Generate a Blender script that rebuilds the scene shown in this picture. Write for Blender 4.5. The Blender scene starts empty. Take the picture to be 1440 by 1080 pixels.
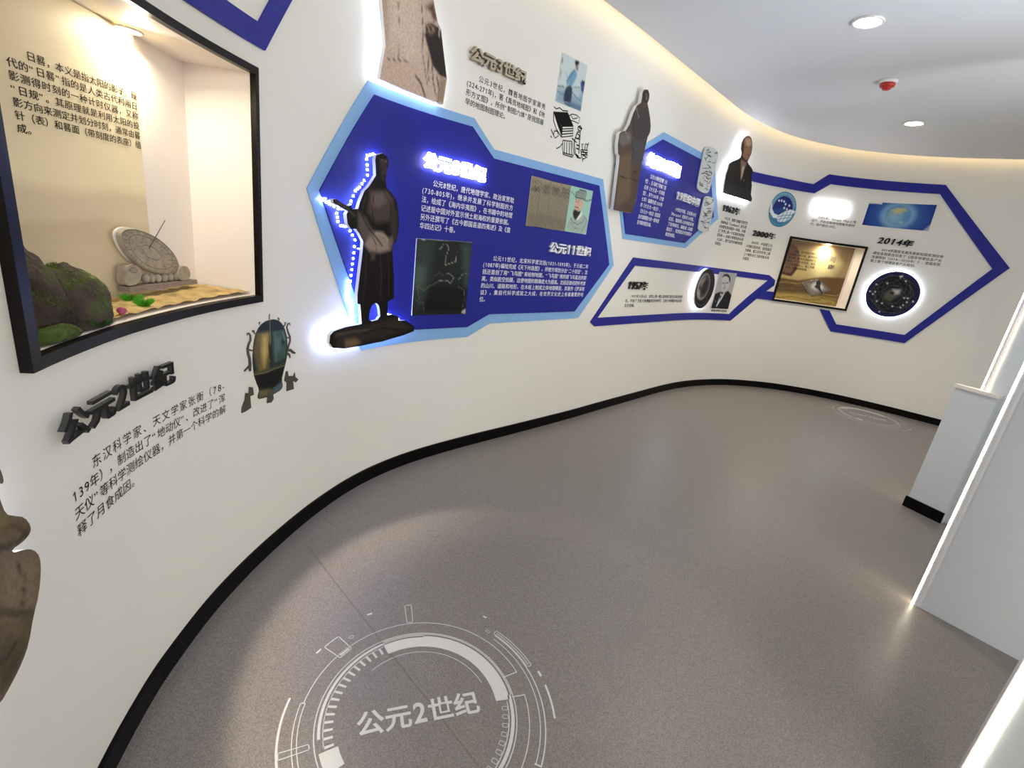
import bpy, math, random
import numpy as np
from mathutils import Matrix, Vector
from mathutils.geometry import delaunay_2d_cdt

random.seed(7)
SC = bpy.context.scene
COL = SC.collection
H_CEIL = 3.05

# ------------------------------------------------------------------ camera, world, lights, exposure
cam_d = bpy.data.cameras.new('camera')
cam_d.sensor_fit = 'HORIZONTAL'; cam_d.sensor_width = 36.0; cam_d.lens = 16.8000
cam_d.clip_start = 0.02
cam = bpy.data.objects.new('camera', cam_d); COL.objects.link(cam)
cam.matrix_world = Matrix.Translation((0, 0, 1.55)) @ Matrix([[0.990169, -0.139875, 0.0], [0.041319, 0.292495, -0.955374], [0.133633, 0.945982, 0.295399]]).to_4x4()
SC.camera = cam

SC.view_settings.view_transform = 'Standard'
SC.view_settings.look = 'None'
SC.view_settings.gamma = 1.0
SC.view_settings.use_curve_mapping = False
SC.view_settings.exposure = 1.22
SC.cycles.use_denoising = True
SC.cycles.max_bounces = 8
SC.cycles.diffuse_bounces = 5
SC.cycles.sample_clamp_indirect = 6.0

world = bpy.data.worlds.new('daylit_hall'); SC.world = world
world.use_nodes = True
WN = world.node_tree.nodes['Background']
WN.inputs[0].default_value = (0.95, 0.96, 0.97, 1); WN.inputs[1].default_value = 0.38

def area_light(name, loc, target, size, size_y, energy, color):
    d = bpy.data.lights.new(name, 'AREA'); d.shape = 'RECTANGLE'; d.size = size; d.size_y = size_y
    d.energy = energy; d.color = color
    o = bpy.data.objects.new(name, d); COL.objects.link(o)
    o.location = loc
    o.rotation_euler = (Vector(target) - Vector(loc)).to_track_quat('-Z', 'Y').to_euler()
    return o
def spot_light(name, loc, target, energy, color, angle, blend, radius=0.03):
    d = bpy.data.lights.new(name, 'SPOT'); d.energy = energy; d.color = color
    d.spot_size = math.radians(angle); d.spot_blend = blend; d.shadow_soft_size = radius
    o = bpy.data.objects.new(name, d); COL.objects.link(o)
    o.location = loc
    o.rotation_euler = (Vector(target) - Vector(loc)).to_track_quat('-Z', 'Y').to_euler()
    return o
wd = area_light('daylight_fill', (4.5, 1.0, 0.7), (2.2, 2.9, 3.0), 1.6, 0.9, 15, (0.70, 0.80, 1.0)); wd.data.spread = 1.25  # added low uplight, stands in for bluish daylight on the ceiling; no window here
area_light('hall_fill', (2.2, -2.6, 2.9), (-0.2, 3.2, 1.1), 3.0, 2.0, 62, (1.0, 0.985, 0.96))  # unseen soft fill behind the camera, added to brighten wall and panel fronts

# ------------------------------------------------------------------ helpers
def lin(h):
    h = h.lstrip('#'); r = []
    for i in (0, 2, 4):
        c = int(h[i:i+2], 16) / 255.0
        r.append(c / 12.92 if c <= 0.04045 else ((c + 0.055) / 1.055) ** 2.4)
    return r
def mat(name, col, rough=0.6, metal=0.0, noise=None, bump=None, emit=None, spec=0.5):
    m = bpy.data.materials.new(name); m.use_nodes = True
    nt = m.node_tree; b = nt.nodes['Principled BSDF']
    c = lin(col) + [1]
    b.inputs['Base Color'].default_value = c
    b.inputs['Roughness'].default_value = rough; b.inputs['Metallic'].default_value = metal
    b.inputs['Specular IOR Level'].default_value = spec
    if noise:
        sc, amt, det = noise
        tc = nt.nodes.new('ShaderNodeTexCoord'); n = nt.nodes.new('ShaderNodeTexNoise')
        n.inputs['Scale'].default_value = sc; n.inputs['Detail'].default_value = det
        nt.links.new(tc.outputs['Object'], n.inputs['Vector'])
        mr = nt.nodes.new('ShaderNodeMapRange')
        mr.inputs[1].default_value = 0.3; mr.inputs[2].default_value = 0.7
        mr.inputs[3].default_value = 1 - amt; mr.inputs[4].default_value = 1 + amt
        nt.links.new(n.outputs[0], mr.inputs[0])
        mx = nt.nodes.new('ShaderNodeVectorMath'); mx.operation = 'SCALE'
        mx.inputs[0].default_value = c[:3]
        nt.links.new(mr.outputs[0], mx.inputs['Scale'])
        nt.links.new(mx.outputs[0], b.inputs['Base Color'])
    if bump:
        sc, st = bump
        tc = nt.nodes.new('ShaderNodeTexCoord'); n = nt.nodes.new('ShaderNodeTexNoise')
        n.inputs['Scale'].default_value = sc; n.inputs['Detail'].default_value = 5
        nt.links.new(tc.outputs['Object'], n.inputs['Vector'])
        bp = nt.nodes.new('ShaderNodeBump'); bp.inputs['Strength'].default_value = st; bp.inputs['Distance'].default_value = 0.01
        nt.links.new(n.outputs[0], bp.inputs['Height']); nt.links.new(bp.outputs[0], b.inputs['Normal'])
    if emit:
        b.inputs['Emission Color'].default_value = lin(emit[0]) + [1]; b.inputs['Emission Strength'].default_value = emit[1]
    return m
def print_mat(name, rough=0.45, grain=None):
    """flat print: colours come from the attribute the picture was drawn into, plus a fine grain"""
    m = bpy.data.materials.new(name); m.use_nodes = True
    nt = m.node_tree; b = nt.nodes['Principled BSDF']; b.inputs['Roughness'].default_value = rough; b.inputs['Specular IOR Level'].default_value = 0.15
    a = nt.nodes.new('ShaderNodeAttribute'); a.attribute_name = 'picture'
    out = a.outputs['Color']
    if grain:
        tc = nt.nodes.new('ShaderNodeTexCoord'); n = nt.nodes.new('ShaderNodeTexNoise')
        n.inputs['Scale'].default_value = grain[0]; n.inputs['Detail'].default_value = 6
        nt.links.new(tc.outputs['Object'], n.inputs['Vector'])
        mr = nt.nodes.new('ShaderNodeMapRange'); mr.inputs[1].default_value = 0.32; mr.inputs[2].default_value = 0.68
        mr.inputs[3].default_value = 1 - grain[1]; mr.inputs[4].default_value = 1 + grain[1]
        nt.links.new(n.outputs[0], mr.inputs[0])
        mx = nt.nodes.new('ShaderNodeVectorMath'); mx.operation = 'SCALE'
        nt.links.new(out, mx.inputs[0]); nt.links.new(mr.outputs[0], mx.inputs['Scale'])
        out = mx.outputs[0]
    nt.links.new(out, b.inputs['Base Color'])
    return m

M = dict(
    wall=mat('white_wall_paint', '#ece9de', 0.55, bump=(60, 0.03), noise=(1.2, 0.012, 3)),
    ceil=mat('ceiling_paint', '#d9d9d5', 0.7),
    base=mat('black_skirting', '#090707', 0.4, spec=0.1),
    floor_seam=mat('floor_seam', '#a89d90', 0.6),
    acrylic=mat('white_acrylic', '#e6e6e4', 0.3),
    navy=mat('navy_board', '#20268c', 0.5, spec=0.25),
    sky=mat('light_blue_board', '#86b4e2', 0.5),
    black=mat('black_lettering', '#0a0909', 0.4, spec=0.15),
    blackside=mat('dark_letter_side', '#4b4a4b', 0.3, metal=0.6),
    ink=mat('black_ink', '#171514', 0.6, spec=0.1),
    white=mat('white_lettering', '#f4f4f6', 0.5),
    bronze=mat('brushed_bronze', '#b9ab92', 0.35, metal=0.2),
    bronzeside=mat('bronze_side', '#7c7162', 0.4, metal=0.3),
    frame=mat('black_frame', '#100c0b', 0.3, spec=0.15),
    glow=mat('glowing_letter', '#ffffff', 0.5, emit=('#eef0ff', 5.5)),
    bead=mat('led_bead', '#ffffff', 0.5, emit=('#a3b8ff', 50.0)),
    beadw=mat('led_bead_white', '#ffffff', 0.5, emit=('#d6e0ff', 27.0)),
    cove=mat('warm_cove_led', '#ffffff', 0.5, emit=('#ffd896', 3.0)),
    lamp=mat('lamp_diffuser', '#ffffff', 0.5, emit=('#fffaf0', 22.0)),
    lampw=mat('warm_lamp_diffuser', '#ffffff', 0.5, emit=('#ffe9b8', 16.0)),
    strip=mat('led_strip_diffuser', '#ffffff', 0.5, emit=('#fff0d4', 8.0)),
    strip2=mat('warm_led_strip_diffuser', '#ffffff', 0.5, emit=('#ffe6b8', 2.0)),
    alu=mat('white_profile', '#d9d9dc', 0.3),
    fin=mat('grey_laminate_panel', '#cdd3d6', 0.4),
    block=mat('white_laminate', '#cdd1d3', 0.45),
    cap=mat('white_cap', '#e2ddd6', 0.4),
    redcap=mat('red_dust_cap', '#b52a1c', 0.35),
    plastic=mat('white_plastic', '#e3ded4', 0.4),
    ringm=mat('white_floor_print', '#cfcfcc', 0.6),
    box=mat('case_lining', '#ece3da', 0.6),
    pic=print_mat('printed_picture', 0.4),
    picgrain=print_mat('printed_stone_picture', 0.5, (95, 0.16)),
    picfine=print_mat('printed_rubbing_picture', 0.5, (160, 0.3)),
)
# vinyl floor: grey with fine flecks
def floor_material():
    m = bpy.data.materials.new('grey_flecked_vinyl'); m.use_nodes = True
    nt = m.node_tree; b = nt.nodes['Principled BSDF']
    tc = nt.nodes.new('ShaderNodeTexCoord')
    n1 = nt.nodes.new('ShaderNodeTexNoise'); n1.inputs['Scale'].default_value = 260; n1.inputs['Detail'].default_value = 2
    n2 = nt.nodes.new('ShaderNodeTexVoronoi'); n2.inputs['Scale'].default_value = 190
    nt.links.new(tc.outputs['Object'], n1.inputs['Vector']); nt.links.new(tc.outputs['Object'], n2.inputs['Vector'])
    r = nt.nodes.new('ShaderNodeValToRGB')
    r.color_ramp.elements[0].position = 0.36; r.color_ramp.elements[0].color = lin('#6c6560') + [1]
    r.color_ramp.elements[1].position = 0.62; r.color_ramp.elements[1].color = lin('#88817a') + [1]
    nt.links.new(n1.outputs[0], r.inputs[0])
    r2 = nt.nodes.new('ShaderNodeValToRGB')
    r2.color_ramp.elements[0].position = 0.10; r2.color_ramp.elements[0].color = (1, 1, 1, 1)
    r2.color_ramp.elements[1].position = 0.16; r2.color_ramp.elements[1].color = (0, 0, 0, 1)
    nt.links.new(n2.outputs['Distance'], r2.inputs[0])
    mx = nt.nodes.new('ShaderNodeMix'); mx.data_type = 'RGBA'
    nt.links.new(r2.outputs[0], mx.inputs[0]); nt.links.new(r.outputs[0], mx.inputs[6]); mx.inputs[7].default_value = lin('#999289') + [1]
    nt.links.new(mx.outputs[2], b.inputs['Base Color'])
    b.inputs['Roughness'].default_value = 0.38
    return m
M['floor'] = floor_material()
def glass_material():
    m = bpy.data.materials.new('clear_glass'); m.use_nodes = True
    nt = m.node_tree; nt.nodes.remove(nt.nodes['Principled BSDF'])
    out = nt.nodes['Material Output']
    t = nt.nodes.new('ShaderNodeBsdfTransparent'); g = nt.nodes.new('ShaderNodeBsdfGlossy'); g.inputs['Roughness'].default_value = 0.02
    f = nt.nodes.new('ShaderNodeFresnel'); f.inputs[0].default_value = 1.3
    mm = nt.nodes.new('ShaderNodeMath'); mm.operation = 'MULTIPLY'; mm.inputs[1].default_value = 0.10
    mx = nt.nodes.new('ShaderNodeMixShader')
    nt.links.new(f.outputs[0], mm.inputs[0]); nt.links.new(mm.outputs[0], mx.inputs[0])
    nt.links.new(t.outputs[0], mx.inputs[1]); nt.links.new(g.outputs[0], mx.inputs[2]); nt.links.new(mx.outputs[0], out.inputs[0])
    return m
M['glass'] = glass_material()

def tag(o, label=None, cat=None, group=None, kind=None):
    if label: o['label'] = label
    if cat: o['category'] = cat
    if group: o['group'] = group
    if kind: o['kind'] = kind
    return o
def mesh_obj(name, verts, faces, mats, parent=None, midx=None, colors=None, smooth=False, origin=None):
    V = np.asarray(verts, float).reshape(-1, 3)
    if parent is not None:
        # parents are never rotated: their offset is the sum of locations
        p, off = parent, Vector((0, 0, 0))
        while p is not None:
            off = off + p.location; p = p.parent
        og = np.array(off); loc = (0, 0, 0)
    else:
        og = np.array([(V[:, 0].min() + V[:, 0].max()) / 2, (V[:, 1].min() + V[:, 1].max()) / 2, V[:, 2].min()]) if origin is None else np.array(origin, float)
        loc = tuple(og)
    me = bpy.data.meshes.new(name)
    me.from_pydata((V - og).tolist(), [], [tuple(int(i) for i in f) for f in faces])
    for m in (mats if isinstance(mats, (list, tuple)) else [mats]): me.materials.append(m)
    if midx is not None: me.polygons.foreach_set('material_index', np.asarray(midx, dtype=np.int32))
    if smooth: me.polygons.foreach_set('use_smooth', [True] * len(me.polygons))
    if colors is not None:
        at = me.color_attributes.new('picture', 'FLOAT_COLOR', 'POINT')
        c4 = np.ones((len(V), 4)); c4[:, :3] = colors
        at.data.foreach_set('color', c4.ravel())
    me.update()
    o = bpy.data.objects.new(name, me); COL.objects.link(o)
    o.location = loc
    if parent is not None: o.parent = parent
    return o
def empty(name, loc, label, cat, group=None):
    o = bpy.data.objects.new(name, None); COL.objects.link(o); o.location = loc
    o.empty_display_size = 0.1
    return tag(o, label, cat, group)
class MB:
    """collects simple solids into one mesh"""
    def __init__(s): s.v = []; s.f = []
    def add(s, v, f):
        n = len(s.v); s.v += [tuple(map(float, p)) for p in v]; s.f += [tuple(n + i for i in q) for q in f]; return s
    def prism(s, poly, z0, z1):
        n = len(poly)
        a = sum(poly[i][0] * poly[(i+1) % n][1] - poly[(i+1) % n][0] * poly[i][1] for i in range(n))
        if a < 0: poly = poly[::-1]
        v = [(x, y, z0) for x, y in poly] + [(x, y, z1) for x, y in poly]
        f = [tuple(range(n))[::-1], tuple(range(n, 2 * n))] + [(i, (i + 1) % n, n + (i + 1) % n, n + i) for i in range(n)]
        return s.add(v, f)
    def lathe(s, c, prof, n=32, cap=True):
        v = []; f = []
        for r, z in prof:
            for i in range(n):
                a = 2 * math.pi * i / n; v.append((c[0] + r * math.cos(a), c[1] + r * math.sin(a), c[2] + z))
        for k in range(len(prof) - 1):
            for i in range(n):
                j = (i + 1) % n; f.append((k * n + i, k * n + j, (k + 1) * n + j, (k + 1) * n + i))
        if cap: f.append(tuple(range(n))[::-1]); f.append(tuple(range((len(prof) - 1) * n, len(prof) * n)))
        return s.add(v, f)
    def tube(s, pts, rads, n=8):
        pts = [Vector(p) for p in pts]; v = []; f = []
        if not isinstance(rads, (list, tuple)): rads = [rads] * len(pts)
        for k, p in enumerate(pts):
            t = (pts[min(k + 1, len(pts) - 1)] - pts[max(k - 1, 0)]).normalized()
            a = t.orthogonal().normalized() if k == 0 else (a - t * a.dot(t)).normalized()
            b = t.cross(a)
            for i in range(n):
                q = 2 * math.pi * i / n; v.append(tuple(p + (a * math.cos(q) + b * math.sin(q)) * rads[k]))
        for k in range(len(pts) - 1):
            for i in range(n):
                j = (i + 1) % n; f.append((k * n + i, k * n + j, (k + 1) * n + j, (k + 1) * n + i))
        f.append(tuple(range(n))[::-1]); f.append(tuple(range((len(pts) - 1) * n, len(pts) * n)))
        return s.add(v, f)
    def build(s, name, m, parent=None, **k): return mesh_obj(name, s.v, s.f, m, parent, **k)

# ------------------------------------------------------------------ the curved wall: plan curve and (s, z, out) coordinates
CTRL = np.array([(0.213,-1.851),(0.159,-1.711),(0.106,-1.571),(0.052,-1.431),(-0.002,-1.291),(-0.056,-1.151),(-0.11,-1.011),(-0.164,-0.871),(-0.218,-0.731),(-0.272,-0.591),(-0.326,-0.451),(-0.382,-0.312),(-0.442,-0.174),(-0.506,-0.039),(-0.574,0.095),(-0.645,0.227),(-0.715,0.36),(-0.783,0.493),(-0.848,0.629),(-0.905,0.768),(-0.952,0.91),(-0.99,1.059),(-1.015,1.195),(-1.035,1.43),(-1.033,1.625),(-1.016,1.818),(-0.983,2.035),(-0.946,2.208),(-0.88,2.428),(-0.785,2.643),(-0.647,2.866),(-0.479,3.077),(-0.24,3.342),(0.131,3.728),(0.569,4.197),(0.881,4.551),(1.393,5.124),(1.86,5.636),(2.236,5.975),(2.661,6.252),(3.044,6.413),(3.438,6.499),(3.758,6.509),(4.201,6.436),(4.641,6.265),(5.018,6.044),(5.347,5.807),(5.638,5.612),(5.925,5.412),(6.208,5.206),(6.488,4.996),(6.764,4.781),(7.036,4.561),(7.304,4.336),(7.569,4.106)])
def catmull(C, step=0.02):
    pts = []
    for i in range(1, len(C) - 2):
        a, b, c, d = C[i-1], C[i], C[i+1], C[i+2]
        for t in np.linspace(0, 1, max(2, int(np.linalg.norm(c - b) / 0.01)), endpoint=False):
            pts.append(0.5 * ((2 * b) + (c - a) * t + (2 * a - 5 * b + 4 * c - d) * t * t + (3 * b - a - 3 * c + d) * t ** 3))
    pts = np.array(pts); s = np.r_[0, np.cumsum(np.linalg.norm(np.diff(pts, axis=0), axis=1))]
    S = np.arange(0, s[-1], step)
    return S, np.c_[np.interp(S, s, pts[:, 0]), np.interp(S, s, pts[:, 1])]
S_, W_ = catmull(CTRL)
T_ = np.gradient(W_, axis=0); T_ /= np.linalg.norm(T_, axis=1)[:, None]
N_ = np.c_[T_[:, 1], -T_[:, 0]]
def WP(s, z, off):
    """points at arc length s along the wall, height z, distance off in front of it"""
    s = np.asarray(s, float); z = np.asarray(z, float) + 0 * s; off = np.asarray(off, float) + 0 * s
    nx = np.interp(s, S_, N_[:, 0]); ny = np.interp(s, S_, N_[:, 1])
    return np.stack([np.interp(s, S_, W_[:, 0]) + nx * off, np.interp(s, S_, W_[:, 1]) + ny * off, z], -1)
def wall_map(off=0.0):
    return lambda P, h: WP(P[:, 0], P[:, 1], off + h)
def flat_map(fr, d):
    """plane parallel to a show-case opening, d behind it; h comes forward"""
    a, u, n = [np.array(x) for x in fr]
    def f(P, h):
        h = np.asarray(h, float) + 0 * P[:, 0]
        q = a[None, :] + u[None, :] * P[:, :1] + n[None, :] * (d - h)[:, None]
        return np.c_[q, P[:, 1]]
    return f
def floor_map():
    return lambda P, h: np.c_[P, np.asarray(h, float) + 0 * P[:, 0]]

# ------------------------------------------------------------------ region meshes and picture drawing
def densify(poly, d):
    out = []; n = len(poly)
    for i in range(n):
        a = np.array(poly[i], float); b = np.array(poly[(i + 1) % n], float)
        k = max(1, int(math.ceil(np.linalg.norm(b - a) / d)))
        for j in range(k): out.append(a + (b - a) * j / k)
    return np.array(out)
def smooth_poly(poly, it=2):
    P = np.array(poly, float)
    for _ in range(it):
        Q = np.roll(P, -1, axis=0); P = np.stack([P * .75 + Q * .25, P * .25 + Q * .75], 1).reshape(-1, 2)
    return P
def inside(P, poly):
    x, y = P[:, 0], P[:, 1]; r = np.zeros(len(P), bool); q = np.asarray(poly, float)
    for i in range(len(q)):
        x1, y1 = q[i]; x2, y2 = q[(i + 1) % len(q)]
        if y1 == y2: continue
        c = ((y1 > y) != (y2 > y)) & (x < (x2 - x1) * (y - y1) / (y2 - y1) + x1)
        r ^= c
    return r
def segdist(P, a, b):
    a = np.array(a, float); b = np.array(b, float); ab = b - a; L = max(ab @ ab, 1e-12)
    t = np.clip(((P - a) @ ab) / L, 0, 1)
    return np.linalg.norm(P - (a + t[:, None] * ab), axis=1)
def draw(P, base, shapes):
    C = np.tile(np.array(lin(base)), (len(P), 1))
    for sh in shapes:
        kind, col, w, pts = sh[:4]; al = sh[4] if len(sh) > 4 else 1.0
        pts = [tuple(p) for p in pts]
        lo = np.min(pts, axis=0) - w * 2.5; hi = np.max(pts, axis=0) + w * 2.5
        k = np.where((P[:, 0] > lo[0]) & (P[:, 0] < hi[0]) & (P[:, 1] > lo[1]) & (P[:, 1] < hi[1]))[0]
        if not len(k): continue
        Q = P[k]
        if kind == 'P':
            d = np.min([segdist(Q, pts[i], pts[(i + 1) % len(pts)]) for i in range(len(pts))], axis=0)
            d = np.where(inside(Q, pts), -d, d); m = np.clip(0.5 - d / max(w, 1e-6), 0, 1)
        elif kind == 'L':
            d = np.min([segdist(Q, pts[i], pts[i + 1]) for i in range(len(pts) - 1)], axis=0)
            m = np.clip(1.25 - d / (w / 2), 0, 1)
        elif kind == 'C':      # disc: centre, radius point
            r = np.linalg.norm(np.subtract(pts[1], pts[0])); d = np.linalg.norm(P - np.array(pts[0]), axis=1) - r
            k = np.arange(len(P)); m = np.clip(0.5 - d / max(w, 1e-6), 0, 1)
        m = (m * al)[:, None]
        C[k] = C[k] * (1 - m) + np.array(lin(col)) * m
    return C
def Pg(col, blur, pts, a=1.0): return ('P', col, blur, pts, a)
def Ln(col, w, pts, a=1.0): return ('L', col, w, pts, a)
def region(outer, holes, sp, grid=True):
    loops = [densify(outer, sp * 1.0)] + [densify(h, sp * 1.0) for h in holes]
    pts = [p for l in loops for p in l]; edges = []; n = 0
    for l in loops:
        edges += [(n + i, n + (i + 1) % len(l)) for i in range(len(l))]; n += len(l)
    if grid:
        O = loops[0]; lo = O.min(0); hi = O.max(0)
        gx, gy = np.meshgrid(np.arange(lo[0] + sp / 2, hi[0], sp), np.arange(lo[1] + sp / 2, hi[1], sp))
        G = np.c_[gx.ravel(), gy.ravel()]; G = G[inside(G, O)]
        for h in loops[1:]: G = G[~inside(G, h)]
        keep = np.ones(len(G), bool); B = np.vstack(loops)
        for c in range(0, len(G), 2000):
            g = G[c:c + 2000]; d = ((g[:, None, :] - B[None]) ** 2).sum(2).min(1); keep[c:c + 2000] = d > (sp * 0.45) ** 2
        pts = pts + list(G[keep])
    vs, es, fs, ov, oe, of = delaunay_2d_cdt([Vector(p) for p in pts], edges, [], 0, 1e-7)
    V = np.array([(v[0], v[1]) for v in vs]); F = np.array([f for f in fs if len(f) == 3])
    c = V[F].mean(1); k = inside(c, loops[0])
    for h in loops[1:]: k &= ~inside(c, h)
    F = F[k]
    a = V[F]; ar = (a[:, 1, 0] - a[:, 0, 0]) * (a[:, 2, 1] - a[:, 0, 1]) - (a[:, 1, 1] - a[:, 0, 1]) * (a[:, 2, 0] - a[:, 0, 0])
    F[ar < 0] = F[ar < 0][:, ::-1]
    return V, F, loops
def signed_area(l): return 0.5 * np.sum(l[:, 0] * np.roll(l[:, 1], -1) - np.roll(l[:, 0], -1) * l[:, 1])
def board(name, outer, mp, h0, h1, sp, front, side=None, shapes=None, base='#ffffff', holes=(), parent=None, grid=True, back=False):
    """solid cut-out board following mp, from h0 (back) to h1 (front); the front may carry a drawn picture"""
    V, F, loops = region(outer, list(holes), sp, grid)
    nv = len(V)
    verts = [mp(V, h1)]; faces = [tuple(f) for f in F]; mi = [0] * len(F)
    cols = [draw(V, base, shapes or [])] ; n = nv
    for li, l in enumerate(loops):
        k = len(l); verts += [mp(l, h1), mp(l, h0)]; cols += [np.tile(lin('#e8e8e8'), (2 * k, 1))]
        ccw = signed_area(l) > 0
        if li > 0: ccw = not ccw
        for i in range(k):
            j = (i + 1) % k; q = (n + i, n + k + i, n + k + j, n + j)
            faces.append(q if ccw else q[::-1]); mi.append(1)
        n += 2 * k
    if back:
        verts.append(mp(V, h0)); cols.append(np.tile(lin('#e8e8e8'), (nv, 1)))
        faces += [tuple(n + i for i in f[::-1]) for f in F]; mi += [1] * len(F)
    return mesh_obj(name, np.vstack(verts), faces, [front, side or M['acrylic']], parent, mi, np.vstack(cols) if shapes is not None else None)
def ribbon_poly(pts, w):
    """outline of a stroke with round-ish ends"""
    P = np.array(pts, float); n = len(P); L = []; R = []
    ws = np.array(w if isinstance(w, (list, tuple)) else [w] * n) / 2
    for i in range(n):
        t = P[min(i + 1, n - 1)] - P[max(i - 1, 0)]; t = t / (np.linalg.norm(t) + 1e-9); m = np.array([-t[1], t[0]])
        L.append(P[i] + m * ws[i]); R.append(P[i] - m * ws[i])
    return np.array(L + R[::-1])
def strokes(name, lines, w, mp, h, m, parent=None, polys=()):
    """thin printed lines joined into one flat print"""
    V = []; F = []
    for ln in lines:
        ww = w
        if isinstance(ln, dict): ww = ln['w']; ln = ln['p']
        P = np.array(ln, float); k = len(V)
        D = [P[0]]
        for i in range(1, len(P)):
            c = max(1, int(np.linalg.norm(P[i] - P[i - 1]) / 0.08))
            for j in range(1, c + 1): D.append(P[i - 1] + (P[i] - P[i - 1]) * j / c)
        R = ribbon_poly(D, ww); n = len(D)
        V += [tuple(p) for p in R]
        F += [(k + i, k + 2 * n - 1 - i, k + 2 * n - 2 - i, k + i + 1) for i in range(n - 1)]
    for pl in polys:
        A, B, _ = region(pl, [], 0.08); k = len(V); V += [tuple(p) for p in A]; F += [tuple(k + i for i in f) for f in B]
    V = np.array(V)
    return mesh_obj(name, mp(V, h), F, m, parent)
def led_tape(name, poly, mp, h, m, parent, inset=0.018, step=0.02, size=0.006):
    """a tape of separate LED beads running just inside an outline, on the wall behind a cut-out"""
    D = densify(poly, step)
    s = 1 if signed_area(np.array(poly, float)) > 0 else -1
    T = np.roll(D, -1, 0) - np.roll(D, 1, 0); T /= (np.linalg.norm(T, axis=1)[:, None] + 1e-9)
    C = D + np.c_[-T[:, 1], T[:, 0]] * s * inset
    ok = inside(C, poly); C = C[ok]; V = []; F = []
    e = size / 2; q = np.array([(-e, -e), (e, -e), (e, e), (-e, e)])
    for c in C:
        k = len(V); V += [tuple(x) for x in mp(c + q, h)] + [tuple(x) for x in mp(c + q, h + 0.004)]
        F += [(k + 4, k + 5, k + 6, k + 7)] + [(k + i, k + (i + 1) % 4, k + 4 + (i + 1) % 4, k + 4 + i) for i in range(4)]
    return tag(mesh_obj(name, V, F, m, parent), kind='stuff')

# ------------------------------------------------------------------ lettering
FC = bpy.data.curves.new('glyph_source', 'FONT'); FC.size = 1.0; FC.resolution_u = 3
FO = bpy.data.objects.new('glyph_source', FC); COL.objects.link(FO)
GC = {}
def glyph(ch, bold=0.0, ext=0.0):
    key = (ch, bold, ext)
    if key not in GC and ch == '1':
        b = bold; P = [(0.27 - b, 0.0 - b), (0.365 + b, 0.0 - b), (0.365 + b, 0.69 + b), (0.30 - b * .5, 0.69 + b), (0.13, 0.575 + b), (0.13, 0.475 - b), (0.27 - b, 0.565 - b)]
        n = len(P)
        if ext: V = np.array([(x, y, ext) for x, y in P] + [(x, y, -ext) for x, y in P]); F = [(0, 1, 2, 3, 6), (3, 4, 5, 6), (n + 6, n + 3, n + 2, n + 1, n), (n + 6, n + 5, n + 4, n + 3)] + [(i, n + i, n + (i + 1) % n, (i + 1) % n) for i in range(n)]; Nz = np.array([1, 1, -1, -1] + [0] * n)
        else: V = np.array([(x, y, 0.0) for x, y in P]); F = [(0, 1, 2, 3, 6), (3, 4, 5, 6)]; Nz = np.array([1, 1])
        GC[key] = (V, F, Nz)
    if key not in GC:
        FC.body = ch; FC.offset = bold; FC.extrude = ext
        bpy.context.view_layer.update()
        e = FO.evaluated_get(bpy.context.evaluated_depsgraph_get())
        me = e.to_mesh()
        V = np.zeros(len(me.vertices) * 3); me.vertices.foreach_get('co', V); V = V.reshape(-1, 3)
        F = [tuple(p.vertices) for p in me.polygons]; Nz = np.array([p.normal[2] for p in me.polygons])
        
        if ch.isdigit(): V[:, 0] += 0.30 - (V[:, 0].min() + V[:, 0].max()) / 2
        GC[key] = (V, F, Nz); e.to_mesh_clear()
    return GC[key]
def adv(ch):
    if ch == ' ': return 0.5
    if ord(ch) > 0x2000 and ch not in '—“”': return 1.0
    if ch in '“”': return 0.62
    if ch == '—': return 1.0
    if ch in '()': return 0.42
    if ch.isdigit(): return 0.60
    V = glyph(ch)[0]; return float(V[:, 0].max()) + 0.07
def paragraph(name, lines, box, mp, h, m, label, bold=0.006, parent=None, fill=0.80):
    """justified block of small printed characters, one part per line; box = left, right, top and bottom reference points"""
    sl, sr, zt, zb = box[0][0], box[1][0], box[2][1], box[3][1]
    n = len(lines); pitch = (zt - zb) / (n - 1 + fill); sy = pitch * fill
    wfull = [sum(adv(c) for c in l) for l in lines]
    base = np.median(wfull[:-1]) if n > 1 else wfull[0]
    root = parent if parent is not None else empty(name, tuple(mp(np.array([((sl + sr) / 2, zb)]), h)[0]), label, 'text')
    for i, l in enumerate(lines):
        V = []; F = []
        tot = wfull[i] if i < n - 1 else max(base, wfull[i])
        k = (sr - sl) / tot; gx = min(k, (sr - sl) / base)
        x = 0; z = zt - pitch * i - sy * 0.86
        for c in l:
            if c != ' ':
                G, gf, _ = glyph(c)
                for sx_ in ((0.0,) if bold < 0.004 else (-bold, bold)):      # heavier stroke: the glyph printed twice
                    q = len(V); P = np.c_[sl + x * k + (G[:, 0] + sx_) * gx, z + (G[:, 1] + sx_ * 0.5) * sy]
                    V += [tuple(p) for p in mp(P, h + (0.00005 if sx_ > 0 else 0.0))]; F += [tuple(q + j for j in f) for f in gf]
            x += adv(c)
        mesh_obj(name if parent is not None else 'text_line', V, F, m, root)
    return root
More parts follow.
